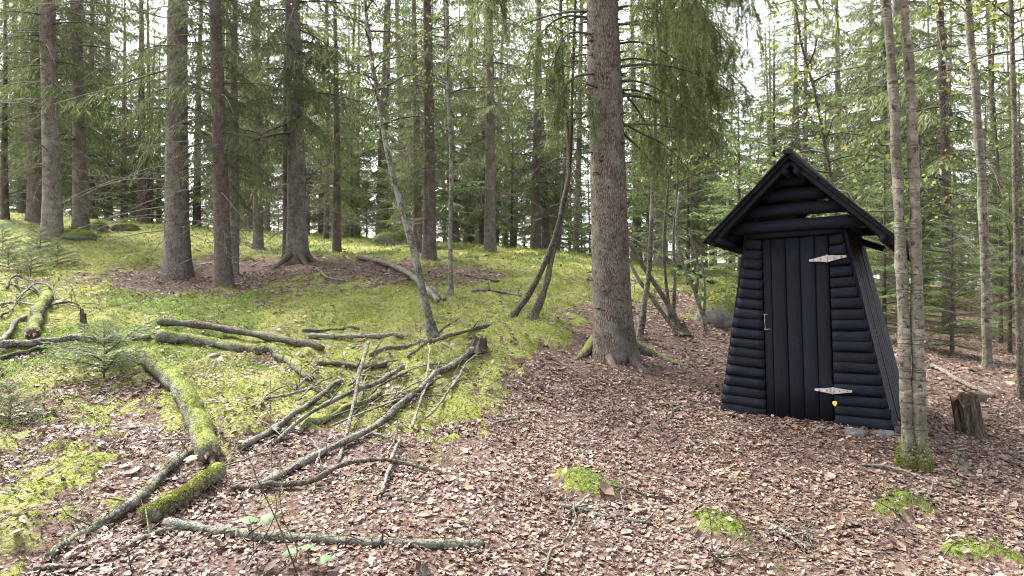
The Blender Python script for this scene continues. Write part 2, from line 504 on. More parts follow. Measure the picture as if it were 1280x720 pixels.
# ------------------------------------------------------------------ ground sheet
def axis(a, b, d, lo, hi, gr=1.16):
    c = list(np.arange(a, b, d)); s = d; x = c[-1]
    while x < hi: s = min(s * gr, 12); x += s; c.append(x)
    s = d; x = c[0]; pre = []
    while x > lo: s = min(s * gr, 12); x -= s; pre.append(x)
    return np.array(pre[::-1] + c)
gx = axis(-8.5, 8.5, .07, -150, 150); gy = axis(2.6, 15, .065, -50, 190)
GX, GY = np.meshgrid(gx, gy, indexing='ij')
gz = H(GX, GY); gm = MOSS(GX, GY)
g = Geo()
i, j = np.meshgrid(np.arange(len(gx) - 1), np.arange(len(gy) - 1), indexing='ij')
ny = len(gy)
g.add(np.stack([GX, GY, gz], -1), np.stack([i * ny + j, (i + 1) * ny + j, (i + 1) * ny + j + 1, i * ny + j + 1], -1).reshape(-1, 4))
me = g.mesh("ground", M_GROUND)
at = me.attributes.new("moss", 'FLOAT', 'POINT'); at.data.foreach_set("value", gm.ravel().astype(np.float32))
at = me.attributes.new("deep_moss", 'FLOAT', 'POINT'); at.data.foreach_set("value", DEEP(GX, GY).ravel().astype(np.float32))
link("ground", me, kind='structure', label="forest floor of brown leaf litter and green moss")

# ------------------------------------------------------------------ outhouse (log privy)
def stain_mat(name, base, hi, cs, scale=18):
    m, n, out = new_mat(name)
    f = noise(n, coords(n, cs), scale, 6, .7)
    info = n.nodes.new("ShaderNodeObjectInfo")
    c = ramp(n, f, [(.3, base), (.75, hi)])
    worn = maprange(n, noise(n, coords(n), 5, 6, .75), .55, .72, 0., .6)
    c = mix(n, worn, c, (.016, .0165, .02))
    scr = maprange(n, noise(n, coords(n, tuple(q * 2.2 for q in cs)), scale, 3, .6), .68, .76, 0., .3)
    c = mix(n, scr, c, (.035, .034, .034))
    hs = n.nodes.new("ShaderNodeHueSaturation")
    n.links.new(maprange(n, info.outputs['Random'], 0, 1, .7, 1.35), hs.inputs['Value']); n.links.new(c, hs.inputs['Color'])
    bsdf(n, out, hs.outputs[0], maprange(n, f, .3, .7, .62, .9), f, .9, .008, .22)
    return m
M_STAIN_H = stain_mat("blue_black_stain_log", (.0021, .0029, .0064), (.0056, .0073, .0148), (.6, 4, 4))
M_STAIN_V = stain_mat("blue_black_stain_board", (.002, .0028, .0062), (.005, .0067, .0136), (5, 5, .5))
M_ROOF = stain_mat("black_roofing", (.003, .0033, .0048), (.0065, .0068, .0088), (3, 3, 3))
M_HINGE = simple_mat("weathered_zinc", [(.3, (.16, .115, .085)), (.48, (.33, .29, .26)), (.7, (.47, .45, .43))], 26, .5, .002, spec=.4)
M_WIRE = simple_mat("grey_wire", [(.3, (.2, .19, .18)), (.7, (.4, .38, .36))], 30, .5, spec=.4)

A = math.radians(33.5)
YR = 6.1
FR = np.array([(1118 - 640) / FOC * YR, YR, 0.])           # front right bottom corner in plan
ex = np.array([math.cos(A), -math.sin(A), 0.]); ey = np.array([math.sin(A), math.cos(A), 0.])
ORG = FR - ex * .72; ORG[2] = 0.30
def loc_on(u, v, dep=0.):
    """point of the facade plane (at depth dep inwards) seen at a photo position -> local (x,z)"""
    d = np.array([(u - 640) / FOC, 1., -(v - 360) / FOC]); o = np.array([0, 0, CAMZ]) - ORG - ey * dep
    t = -np.dot(o, ey) / np.dot(d, ey); p = o + d * t
    return np.array([np.dot(p, ex), p[2]])
house = link("outhouse", None, None, tuple(ORG), "blue-black stained log outhouse with tapered walls and overhanging gable roof", "outhouse", rot=(0, 0, -A))

def half_log(p0, p1, r0, r1, seed, ns=7, depth=.8, horizontal=True):
    """half-round log along p0->p1 (local x,z); round face outwards (-y)"""
    g = Geo(); n = 6
    t = np.linspace(0, 1, n)
    c = np.array([[p0[0] + (p1[0] - p0[0]) * k, p0[1] + (p1[1] - p0[1]) * k] for k in t])
    rr = r0 + (r1 - r0) * t
    d = nrm(np.array(p1) - np.array(p0)); nn = np.array([-d[1], d[0]])
    a = np.linspace(-PI / 2, PI / 2, ns)
    V = []
    for i in range(n):
        wob = 1 + .05 * math.sin(i * 1.7 + seed)
        for k in a:
            q = c[i] + nn * math.sin(k) * rr[i] * .985
            V.append((q[0], -math.cos(k) ** .8 * rr[i] * depth * wob - .002 * math.sin(seed * 3 + i), q[1]))
        q = c[i]; e = nn * rr[i] * .985
        V.append((q[0] + e[0], .03, q[1] + e[1])); V.append((q[0] - e[0], .03, q[1] - e[1]))
    m = ns + 2
    F = [(i * m + j, i * m + (j + 1) % m, (i + 1) * m + (j + 1) % m, (i + 1) * m + j) for i in range(n - 1) for j in range(m)]
    g.add(V, F)
    g.F.append((np.array([list(range(m))[::-1]]), 0)); g.F.append((np.array([[(n - 1) * m + k for k in range(m)]]), 0))
    return g

def lerp(a, b, t): return np.asarray(a) * (1 - t) + np.asarray(b) * t
FLt, FLb = loc_on(934, 299), loc_on(900, 515)
FRt, FRb = loc_on(1053, 291), loc_on(1119, 540)
DLt, DLb = loc_on(951, 301), loc_on(957, 520)
DRt, DRb = loc_on(1036, 294), loc_on(1043, 530)
DLi_b, DLi_t = loc_on(958, 519), loc_on(952, 301)
rs = np.random.RandomState(3)
NL = 18
for k in range(NL):
    for side in (0, 1):
        a0, b0 = (FLt, FLb) if side == 0 else (DRt, loc_on(1044, 532))
        a1, b1 = (DLi_t, loc_on(958, 524)) if side == 0 else (FRt, FRb)
        t = (k + .5) / NL + rs.uniform(-.004, .004)
        p0, p1 = lerp(a0, b0, t), lerp(a1, b1, t)
        h0 = abs(b0[1] - a0[1]) / NL / 2; h1 = abs(b1[1] - a1[1]) / NL / 2
        j = rs.uniform(-.006, .006)
        p0 = p0 + np.array([rs.uniform(-.008, .008) if side == 0 else 0.004, j]); p1 = p1 + np.array([rs.uniform(-.01, .01) if side else -.004, j * .6])
        gg = half_log(p0, p1, h0 * rs.uniform(.95, 1.06), h1 * rs.uniform(.95, 1.06), rs.uniform(0, 9), depth=rs.uniform(.55, .75))
        link("siding_log", gg.mesh("siding_log", M_STAIN_H), house)
# long log over the door
gg = half_log(loc_on(935, 294.5), loc_on(1054, 285.5), .041, .045, 2, depth=.8); link("lintel_log", gg.mesh("lintel_log", M_STAIN_H), house)
# door of vertical half-round planks
us_t = [952.5, 963, 981, 999, 1018, 1035]; us_b = [958.5, 969, 988, 1006.5, 1025, 1042.5]
door = None
for k in range(5):
    vt = lambda u: 301 - (u - 951) * .075
    vb = lambda u: 519 + (u - 957) * .085
    T0, T1 = loc_on(us_t[k], vt(us_t[k])), loc_on(us_t[k + 1], vt(us_t[k + 1]))
    B0, B1 = loc_on(us_b[k], vb(us_b[k])), loc_on(us_b[k + 1], vb(us_b[k + 1]))
    pt, pb = (T0 + T1) / 2, (B0 + B1) / 2
    rt, rb = (T1[0] - T0[0]) / 2, (B1[0] - B0[0]) / 2
    gg = half_log(pb, pt, rb, rt, k * 2.1, ns=9, depth=.38 if k else .3)
    o = gg.mesh("door_plank", M_STAIN_V)
    if door is None:
        door = link("door", o, house)
    else:
        link("door_plank", o, door)
# hinges (two-leaf diamond strap hinges)
def hinge(uc, vc, ul, vl, ur, vr, hh):
    c, l, r = loc_on(uc, vc), loc_on(ul, vl), loc_on(ur, vr)
    y0, y1 = -.062, -.057
    g = Geo()
    def leaf(tip, s):
        hx = c[0] + s * .004
        P = [(hx, c[1] - hh), (hx, c[1] + hh), (lerp(c, tip, .75)[0], lerp(c, tip, .75)[1] + hh * .42), (tip[0], tip[1] + .008), (tip[0], tip[1] - .008), (lerp(c, tip, .75)[0], lerp(c, tip, .75)[1] - hh * .42)]
        V = [(x, y0, z) for x, z in P] + [(x, y1 + .02, z) for x, z in P]; n = 6
        b = g.n
        g.add(V, [(i, (i + 1) % n, n + (i + 1) % n, n + i) for i in range(n)])
        g.F.append((np.array([[b + k for k in range(n)]]), 0)); g.F.append((np.array([[b + n + k for k in range(n)][::-1]]), 0))
    leaf(l, -1)
    h = link("hinge", g.mesh("hinge", M_HINGE, smooth=False), house)
    g = Geo()
    leaf(r, 1); link("hinge_leaf", g.mesh("hinge_leaf", M_HINGE, smooth=False), h)
    g = Geo(); add_tube(g, [(c[0], y0 - .001, c[1] - hh - .006), (c[0], y0 - .001, c[1] + hh + .006)], .006, 8)
    link("hinge_pin", g.mesh("hinge_pin", M_WIRE), h)
    me = None
    for tip in (l, r):
        for t in (.35, .75):
            q = lerp(c, tip, t)
            if me is None:
                g = Geo(); add_tube(g, [(0, 0, 0), (0, -.004, 0)], .006, 6); me = g.mesh("screw", M_CUT)
            link("screw", me, h, (q[0], y0, q[1]))
hinge(1035.5, 323.5, 1013, 326, 1059, 320.5, .029)
hinge(1043, 487.5, 1020, 486, 1066, 488.5, .026)
# wire hook
h0, h1 = loc_on(958, 393), loc_on(959, 411)
g = Geo()
add_tube(g, spline([(h0[0] - .015, -.055, h0[1] + .005), (h0[0], -.06, h0[1] + .003), (h0[0] + .022, -.055, h0[1] + .004)], 6), .0025, 6)
add_tube(g, spline([(h0[0], -.06, h0[1]), (h0[0] + .004, -.075, lerp(h0, h1, .5)[1]), (h1[0], -.062, h1[1])], 8), .002, 6)
add_tube(g, spline([(h1[0] - .012, -.05, h1[1]), (h1[0], -.062, h1[1] - .003), (h1[0] + .035, -.05, h1[1] + .002)], 6), .0025, 6)
link("wire_hook", g.mesh("wire_hook", M_WIRE), house)
# inner box: framed walls, boards on the sides and back
DEPB, DEPT = 1.42, 1.24
bl, br, tl, tr = FLb, FRb, loc_on(934, 291), loc_on(1053, 283)
zb = min(bl[1], br[1]) - .12
def wall_boards(P0, P1, Q0, Q1, n, outn, name):
    """P bottom edge ends, Q top edge ends (3d local), n boards"""
    P0, P1, Q0, Q1, outn = map(np.array, (P0, P1, Q0, Q1, outn))
    cuts = np.linspace(0, 1, n + 1)
    for k in range(n):
        a, b = cuts[k] + .006, cuts[k + 1] - .006
        off = outn * rs.uniform(0, .007); th = outn * .022
        dz = np.array([0, 0, rs.uniform(-.02, .02)])
        c = [lerp(P0, P1, a), lerp(P0, P1, b), lerp(P0, P1, b) - th, lerp(P0, P1, a) - th,
             lerp(Q0, Q1, a), lerp(Q0, Q1, b), lerp(Q0, Q1, b) - th, lerp(Q0, Q1, a) - th]
        g = Geo(); hexa(g, [q + off + (dz if i > 3 else 0) for i, q in enumerate(c)])
        link(name, g.mesh(name, M_STAIN_V, smooth=False), house)
zt = (tl[1] + tr[1]) / 2
wall_boards((br[0], 0.0, zb), (br[0] - .03, DEPB, zb + .1), (tr[0] - .004, 0.03, zt), (tr[0] - .02, DEPT, zt), 11, (1, 0, .2), "side_board")
wall_boards((bl[0] + .0, 0.03, zb), (bl[0] + .03, DEPB, zb + .1), (tl[0] + .004, 0.03, zt), (tl[0] + .02, DEPT, zt), 8, (-1, 0, .2), "side_board")
wall_boards((br[0] - .05, DEPB, zb + .1), (bl[0] + .05, DEPB, zb + .1), (tr[0] - .03, DEPT, zt - .02), (tl[0] + .03, DEPT, zt - .02), 9, (0, 1, .1), "back_board")
# backing behind the siding and threshold
g = Geo()
hexa(g, [(bl[0] + .02, .035, zb), (br[0] - .03, .035, zb), (br[0] - .03, .055, zb), (bl[0] + .02, .055, zb),
         (tl[0] + .02, .035, zt - .02), (tr[0] - .03, .035, zt - .02), (tr[0] - .03, .055, zt - .02), (tl[0] + .02, .055, zt - .02)])
link("front_frame", g.mesh("front_frame", M_ROOF, smooth=False), house)
q0, q1 = loc_on(905, 521), loc_on(1117, 545)
gg = half_log(q0 - np.array([0, .03]), q1 - np.array([0, .03]), .05, .05, 4, depth=.15); link("sill_log", gg.mesh("sill_log", M_STAIN_H), house)
# corner boards at the front edges
for (b, t, s) in ((bl, tl, -1), (br, tr, 1)):
    g = Geo()
    x0, x1 = (b[0] - .004 * s, b[0] + .022 * s); y0, y1 = (t[0] - .004 * s, t[0] + .022 * s)
    hexa(g, [(x0, .004, zb), (x1, .004, zb), (x1, .028, zb), (x0, .028, zb), (y0, .004, zt), (y1, .004, zt), (y1, .028, zt), (y0, .028, zt)])
    link("corner_board", g.mesh("corner_board", M_STAIN_V, smooth=False), house)
# roof
OV = -.36
apex, eL, eR = loc_on(985, 194, OV), loc_on(882, 303, OV), loc_on(1121, 300, OV)
BACK = DEPT + .1
DROP = .09
def slope(e, s):
    ax = apex; d = nrm(ax - e); nn = np.array([-d[1], d[0]]) * (1 if s < 0 else -1)
    if nn[1] < 0: nn = -nn
    nb = 7
    par = None
    for k in range(nb):
        a, b = lerp(e, ax, k / nb + .003), lerp(e, ax, (k + 1) / nb - .003)
        if k == nb - 1: b = ax - d * .006
        y0, y1 = OV + rs.uniform(0, .02), BACK + rs.uniform(-.03, .03); dz = np.array([0, -DROP])
        lo, up = -nn * .012, nn * .010
        c = [(a[0] + lo[0], y0, a[1] + lo[1]), (b[0] + lo[0], y0, b[1] + lo[1]), (b[0] + lo[0], y1, b[1] + lo[1] - DROP), (a[0] + lo[0], y1, a[1] + lo[1] - DROP),
             (a[0] + up[0], y0, a[1] + up[1]), (b[0] + up[0], y0, b[1] + up[1]), (b[0] + up[0], y1, b[1] + up[1] - DROP), (a[0] + up[0], y1, a[1] + up[1] - DROP)]
        g = Geo(); hexa(g, c if s < 0 else [c[i] for i in (1, 0, 3, 2, 5, 4, 7, 6)])
        o = g.mesh("roof_board", M_ROOF, smooth=False)
        if par is None: par = link("roof", o, house)
        else: link("roof_board", o, par)
    # roofing felt
    a, b = e - d * .02, ax + d * .004
    lo, up = nn * .013, nn * .022
    n = 9
    V = []
    for k in range(n):
        q = lerp(a, b, k / (n - 1)); w = rs.uniform(-.006, .012)
        V += [(q[0] + lo[0], OV - .02 + w, q[1] + lo[1]), (q[0] + up[0], OV - .02 + w, q[1] + up[1] + rs.uniform(0, .006)),
              (q[0] + up[0], BACK + .03, q[1] + up[1] - DROP), (q[0] + lo[0], BACK + .03, q[1] + lo[1] - DROP)]
    F = [(k * 4 + j, k * 4 + (j + 1) % 4, k * 4 + 4 + (j + 1) % 4, k * 4 + 4 + j) for k in range(n - 1) for j in range(4)] + [(0, 1, 2, 3), (n * 4 - 1, n * 4 - 2, n * 4 - 3, n * 4 - 4)]
    g = Geo(); g.add(V, F); link("roofing_felt", g.mesh("roofing_felt", M_ROOF, smooth=False), par)
    # barge rafter under the front edge and one above the wall
    for yy, hh in ((OV + .05, .035), (.0, .05), (DEPT, .05)):
        a, b = e + d * .01, ax - d * .01
        c = []
        sag = -DROP * (yy - OV) / (BACK - OV) - .004
        for off in (-nn * (.013 + hh) + np.array([0, sag]), -nn * .0135 + np.array([0, sag])):
            c += [(a[0] + off[0], yy, a[1] + off[1]), (b[0] + off[0], yy, b[1] + off[1]), (b[0] + off[0], yy + .04, b[1] + off[1]), (a[0] + off[0], yy + .04, a[1] + off[1])]
        g = Geo(); hexa(g, c); link("rafter", g.mesh("rafter", M_ROOF, smooth=False), par)
    # purlins
    for t in (.08, .88):
        q = lerp(e, ax, t) - nn * .055
        g = Geo(); add_tube(g, [(q[0], OV + .03, q[1]), (q[0], BACK - .03, q[1] - DROP)], .03, 8)
        link("purlin", g.mesh("purlin", M_STAIN_V), par)
slope(eL, -1); slope(eR, 1)
g = Geo(); hexa(g, [(apex[0] + sx * .035, yy, apex[1] + zz - (DROP if yy > 0 else 0)) for zz in (.012, .045) for sx, yy in ((-1, OV - .03), (1, OV - .03), (1, BACK + .03), (-1, BACK + .03))])
link("ridge_cap", g.mesh("ridge_cap", M_ROOF, smooth=False), house)
# gable logs, front and back
for (a, b, r) in (((912, 287.5), (1083, 275.5), .054), ((930, 268), (1060, 256.5), .056), ((955, 247.5), (1032, 240), .056), ((968, 229), (1008, 225), .05)):
    p, q = loc_on(*a, -.05), loc_on(*b, -.05)
    g = Geo(); add_tube(g, spline([(p[0], -.06, p[1]), ((p[0] + q[0]) / 2, -.065, (p[1] + q[1]) / 2 + .004), (q[0], -.06, q[1])], 7), np.linspace(r * .95, r, 7), 10, .05, r * 90)
    link("gable_log", g.mesh("gable_log", M_STAIN_H), house)
p = loc_on(1062, 281, DEPT); q = loc_on(940, 283, DEPT)
for k, zz in enumerate((0.04,)):
    w = 1 - k * .45
    cx = apex[0]
    g = Geo(); add_tube(g, [(cx - .72 * w, DEPT - .08, zt + zz), (cx + .5 * w, DEPT - .08, zt + zz)], .045, 8, .05, k)
    link("gable_log", g.mesh("gable_log", M_STAIN_H), house)
# wall plates on the sides that carry the rafters, and the tie strut in the eave opening
for x in (tl[0] + .05, tr[0] - .05):
    g = Geo(); add_tube(g, [(x, .0, zt + .045), (x, DEPT, zt + .045)], .042, 8); link("wall_plate", g.mesh("wall_plate", M_STAIN_H), house)
g = Geo(); add_tube(g, [(tr[0] - .1, DEPT - .2, zt - .03), (eR[0] - .26, DEPT - .2, eR[1] + .0)], .03, 8); link("eave_strut", g.mesh("eave_strut", M_STAIN_H), house)

# ------------------------------------------------------------------ foliage generators
def kite(P, D, L, W, rng):
    s = nrm(np.cross(D, rng.normal(size=D.shape)))
    a = P + D * (L * .4)[:, None]
    V = np.stack([P, a + s * (W / 2)[:, None], P + D * L[:, None], a - s * (W / 2)[:, None]], 1).reshape(-1, 3)
    n = len(P); F = np.arange(n * 4).reshape(n, 4)
    return V, F

def needles(P, D, L, rng, step=.012, nl=.02, nw=.0045):
    """needle triangles along twigs"""
    k = np.maximum((L / step).astype(int), 3)
    idx = np.repeat(np.arange(len(P)), k)
    t = rng.uniform(0, 1, len(idx))
    q = P[idx] + D[idx] * (L[idx] * t)[:, None]
    rad = nrm(np.cross(D[idx], rng.normal(size=(len(idx), 3))))
    nd = nrm(D[idx] * .75 + rad)
    s = nrm(np.cross(nd, rng.normal(size=nd.shape)))
    l = nl * rng.uniform(.7, 1.2, len(idx)) * (1.1 - .5 * t)
    V = np.stack([q - s * nw / 2, q + s * nw / 2, q + nd * l[:, None]], 1).reshape(-1, 3)
    return V, np.arange(len(V)).reshape(-1, 3)

def spruce_branch(rng, L=2., nlat=26, up=.12, droop=.5, hang=.6, tl=.16, tw=.03, fine=False, lat=.36, bare=.12, step=.035):
    g = Geo()
    t = np.linspace(0, 1, 9)
    ph = rng.uniform(0, 6)
    ax = lambda t: np.stack([L * t, .06 * L * np.sin(t * 3 + ph) * t, L * (up * t - droop * t ** 2 + .35 * droop * t ** 3)], -1)
    add_tube(g, ax(t), (.011 * (1 - t) + .002) * max(L, .6) ** .7, 4, 0, 0, 1, cap=False)
    Ps, Ds, Ls = [], [], []
    for i in range(nlat):
        ti = bare + (1 - bare) * (i + rng.uniform(0, 1)) / nlat
        p0 = ax(np.array([ti]))[0]; tg = nrm(ax(np.array([min(ti + .02, 1.02)]))[0] - p0)
        sd = 1 if i % 2 else -1
        l = (lat * L * (1 - ti) ** .6 * (.35 + .65 * min(1, (ti - bare) * 5 + .2)) + .07) * rng.uniform(.6, 1.2)
        d0 = nrm(tg * rng.uniform(.5, .9) + np.array([0, sd, 0]) * .8 + np.array([0, 0, -hang * rng.uniform(.1, .6)]))
        m = max(3, int(l / step)); s = (np.arange(m) + rng.uniform(0, 1, m)) / m
        p = p0 + d0 * (l * s)[:, None] + np.array([0, 0, -hang * .55 * l]) * (s ** 2)[:, None]
        # thin lateral
        q = np.array([p0, p0 + d0 * l * .5 + [0, 0, -hang * .14 * l], p0 + d0 * l + [0, 0, -hang * .55 * l]])
        add_tube(g, q, [.004, .003, .0015], 3, 0, 0, 1, cap=False)
        side = nrm(np.cross(d0, [0, 0, 1.])) * np.where(np.arange(m) % 2, 1, -1)[:, None]
        d = nrm(d0 * .7 + side * rng.uniform(.2, .8, (m, 1)) + np.array([0, 0, -1.]) * (hang * rng.uniform(.2, 1.5, (m, 1))) + rng.normal(size=(m, 3)) * .12)
        Ps.append(p); Ds.append(d); Ls.append(tl * rng.uniform(.5, 1.3, m) * (1.15 - .5 * s))
    m = int(L * (1 - bare) / step * .8); s = bare + (1 - bare) * rng.uniform(0, 1, m)
    p = ax(s); d = nrm(np.stack([np.full(m, .5), rng.normal(size=m) * .6, -hang * rng.uniform(.1, 1.3, m) + .1], -1))
    Ps.append(p); Ds.append(d); Ls.append(tl * rng.uniform(.5, 1.2, m))
    P, D, Ln = np.concatenate(Ps), np.concatenate(Ds), np.concatenate(Ls)
    if fine:
        V, F = needles(P, D, Ln, rng, fine if fine is not True else .011)
        g.add(V, F, 0)
        V, F = kite(P, D, Ln, np.full(len(P), .006), rng); g.add(V, F, 0)
    else:
        V, F = kite(P, D, Ln, tw * rng.uniform(.6, 1.3, len(P)), rng); g.add(V, F, 0)
    return g.pack()

def moss_blades(g, P, N, rng, size, k):
    n = len(P)
    idx = np.repeat(np.arange(n), k)
    q = P[idx] + rng.normal(size=(n * k, 3)) * size * .35
    d = nrm(N[idx] + rng.normal(size=(n * k, 3)) * .65)
    s = nrm(np.cross(d, rng.normal(size=d.shape)))
    sz = np.broadcast_to(size, n)[idx] if np.ndim(size) else np.full(n * k, size)
    l = sz * rng.uniform(.6, 1.5, n * k); w = sz * .42
    V = np.stack([q - s * (w / 2)[:, None], q + s * (w / 2)[:, None], q + d * l[:, None]], 1).reshape(-1, 3)
    g.add(V, np.arange(len(V)).reshape(-1, 3))

def rotz(a):
    c, s = math.cos(a), math.sin(a); return np.array([[c, -s, 0], [s, c, 0], [0, 0, 1.]])
def roty(a):
    c, s = math.cos(a), math.sin(a); return np.array([[c, 0, s], [0, 1, 0], [-s, 0, c]])
def rotx(a):
    c, s = math.cos(a), math.sin(a); return np.array([[1, 0, 0], [0, c, -s], [0, s, c]])

rb = np.random.RandomState(11)
BR_OLD = [spruce_branch(rb, 2., 24, rb.uniform(-.05, .12), rb.uniform(.35, .6), rb.uniform(.7, 1.4), .17, .016, step=.025) for _ in range(5)]
BR_FAR = [spruce_branch(rb, 2., 22, rb.uniform(-.05, .12), rb.uniform(.35, .6), rb.uniform(.5, 1.1), .26, .045, step=.06) for _ in range(4)]
BR_YOUNG = [spruce_branch(rb, 1., 22, rb.uniform(.05, .2), rb.uniform(.2, .4), .25, .10, .016, lat=.42, bare=.06, step=.026) for _ in range(4)]

def trunk_geo(rng, h, r, flare=.5, lobes=5, ns=16, nz=30, top=.02, wob=.03, fl_h=.28):
    z = np.concatenate([[-.5, -.15, 0, .06, .13, .22, .35, .55], np.linspace(.85, h, nz)])
    a = np.linspace(0, 2 * PI, ns, endpoint=False)
    ph = rng.uniform(0, 6); ph2 = rng.uniform(0, 6)
    rr = r * np.clip(1 - (1 - top / r) * np.clip(z, 0, h) / h, .02, 1)
    zz = np.clip(z, 0, None)
    fl = r * flare * np.exp(-zz / fl_h)
    lob = .5 + .5 * np.cos(a * lobes + ph) * .6 + .25 * np.cos(a * (lobes - 2) + ph2)
    rad = rr[:, None] * (1 + .05 * (vnoise(z[:, None] * 3 + ph * 9, np.cos(a)[None] * 2 + np.sin(a)[None] * 3, 4) - .5) * 2) + fl[:, None] * lob[None]
    cx = wob * np.sin(z * .5 + ph) - wob * math.sin(ph); cyy = wob * np.sin(z * .37 + ph2) - wob * math.sin(ph2)
    V = np.stack([cx[:, None] + rad * np.cos(a), cyy[:, None] + rad * np.sin(a), np.broadcast_to(z[:, None], rad.shape)], -1)
    g = Geo(); n = len(z)
    i, j = np.meshgrid(np.arange(n - 1), np.arange(ns), indexing='ij'); j2 = (j + 1) % ns
    g.add(V, np.stack([i * ns + j, i * ns + j2, (i + 1) * ns + j2, (i + 1) * ns + j], -1).reshape(-1, 4))
    f = lambda zq: np.array([np.interp(zq, z, cx), np.interp(zq, z, cyy), zq])
    fr = lambda zq: float(np.interp(zq, z, rr))
    return g, f, fr

def dead_twigs(rng, f, fr, z0, z1, n, lmin=.3, lmax=1.6, sub=5, rad=.007):
    g = Geo()
    for k in range(n):
        z = rng.uniform(z0, z1); a = rng.uniform(0, 2 * PI); L = rng.uniform(lmin, lmax) * (.5 + .5 * min(1, z / 2.))
        if rng.rand() < .25: L = rng.uniform(.05, .15)
        d = np.array([math.cos(a), math.sin(a), 0.])
        p0 = f(z) + d * fr(z) * .8
        dr = rng.uniform(.15, .8); u = rng.uniform(-.15, .25); cv = rng.normal() * .25
        t = np.linspace(0, 1, 5)
        sd = np.array([-d[1], d[0], 0])
        P = p0 + d * (L * t)[:, None] + sd * (cv * L * t ** 2)[:, None] + np.array([0, 0, 1.]) * (L * (u * t - dr * t ** 2))[:, None]
        add_tube(g, P, (rad * (1 - t) + .0018) * (.6 + .5 * L), 3, 0, 0, 0, cap=False)
        if L > .25:
            for q in range(rng.randint(2, sub + 2)):
                tt = rng.uniform(.2, .95); b = p0 + d * L * tt + sd * cv * L * tt ** 2 + np.array([0, 0, L * (u * tt - dr * tt ** 2)])
                dd = nrm(d * .8 + sd * rng.choice([-1, 1]) * rng.uniform(.4, 1) + [0, 0, rng.uniform(-.7, .15)])
                l = L * rng.uniform(.15, .45)
                add_tube(g, np.array([b, b + dd * l * .5 + rng.normal(size=3) * .02, b + dd * l + [0, 0, -l * .2]]), [.0028, .002, .001], 3, 0, 0, 0, cap=False)
    return g.pack()

def spruce_proto(seed, h=17., r=.2, z0=4.2, nbr=62, lmax=2.3, ndead=70, dead_top=7.5, bark=M_SPRUCE, brs=None):
    brs = brs or BR_OLD
    rng = np.random.RandomState(seed)
    tg, f, fr = trunk_geo(rng, h, r)
    dt = dead_twigs(rng, f, fr, .6, dead_top, ndead, .3, 2.0, 7, .0075)
    cg = Geo()
    for k in range(nbr):
        z = z0 + (h - .4 - z0) * ((k + rng.uniform(0, 1)) / nbr) ** 1.1
        tt = (z - z0) / (h - z0)
        L = lmax * (1 - tt) ** .8 * rng.uniform(.6, 1.1) + .3
        if tt < .15: L *= rng.uniform(.55, 1.)
        M = rotz(k * 2.399 + rng.uniform(-.3, .3)) @ roty(rng.uniform(-.15, .2) - .25 * tt) * (L / 2.)
        cg.merge(brs[rng.randint(len(brs))], M, f(z))
    cg = cg.pack()
    return dict(trunk=tg.mesh("trunk", bark), branchwork=dt.mesh("branchwork", M_TWIG), crown=cg.mesh("crown", [M_NEEDLE, M_LIMB], flat=(0,)), r=r, h=h)

def young_proto(seed, h=4., nbr=74, z0=.25, needle=None, lmax=1.05):
    rng = np.random.RandomState(seed)
    r = .012 * h
    tg, f, fr = trunk_geo(rng, h, r, .3, 3, 8, 10, .004, .02, .06)
    cg = Geo()
    for k in range(nbr):
        z = z0 + (h - z0 - .02) * (k + rng.uniform(0, 1)) / nbr
        tt = (z - z0) / (h - z0)
        L = (lmax * (h / 4) ** .8 * (1 - tt) ** .85 + .1) * rng.uniform(.55, 1.1) * (.55 + .45 * min(1, tt * 5 + .2))
        M = rotz(k * 2.399 + rng.uniform(-.4, .4)) @ roty(rng.uniform(-.2, .15) - .5 * tt) * L
        cg.merge(BR_YOUNG[rng.randint(len(BR_YOUNG))], M, f(z))
    cg = cg.pack()
    return dict(trunk=tg.mesh("trunk", M_DARKB), crown=cg.mesh("crown", [needle or M_NEEDLE_L, M_LIMB], flat=(0,)), r=r, h=h)

def leaf_cluster(g, rng, c, rad, n, size=.05, m=0, flat=.6):
    P = c + rng.normal(size=(n, 3)) * rad * np.array([1, 1, .55])
    D = nrm(rng.normal(size=(n, 3)) * np.array([1, 1, .5]) + [0, 0, -.35])
    V, F = kite(P, D, size * rng.uniform(.6, 1.3, n), size * .8 * rng.uniform(.6, 1.2, n), rng)
    g.add(V, F, m)

def broad_crown(rng, f, z0, h, nb=26, L=1.8, nleaf=16, size=.055, cl=4):
    g = Geo()
    for k in range(nb):
        z = z0 + (h - z0) * (k + rng.uniform(0, 1)) / nb
        tt = (z - z0) / (h - z0); l = L * (1 - .6 * tt) * rng.uniform(.5, 1.1)
        a = k * 2.399 + rng.uniform(-.4, .4)
        d = np.array([math.cos(a), math.sin(a), rng.uniform(.15, .7)]); p0 = f(z)
        t = np.linspace(0, 1, 5)
        P = p0 + d * (l * t)[:, None] + np.array([0, 0, -1]) * (l * .35 * t ** 2)[:, None] + np.cumsum(rng.normal(size=(5, 3)) * .02, 0)
        add_tube(g, P, .011 * (1 - t) + .002, 4, 0, 0, 1, cap=False)
        for q in range(cl):
            tt2 = rng.uniform(.35, 1); b = P[min(4, int(tt2 * 5))] + rng.normal(size=3) * .12 * l
            add_tube(g, np.array([P[min(3, int(tt2 * 4))], b]), [.003, .0012], 3, 0, 0, 1, cap=False)
            leaf_cluster(g, rng, b, .16, nleaf, size)
    return g.pack()

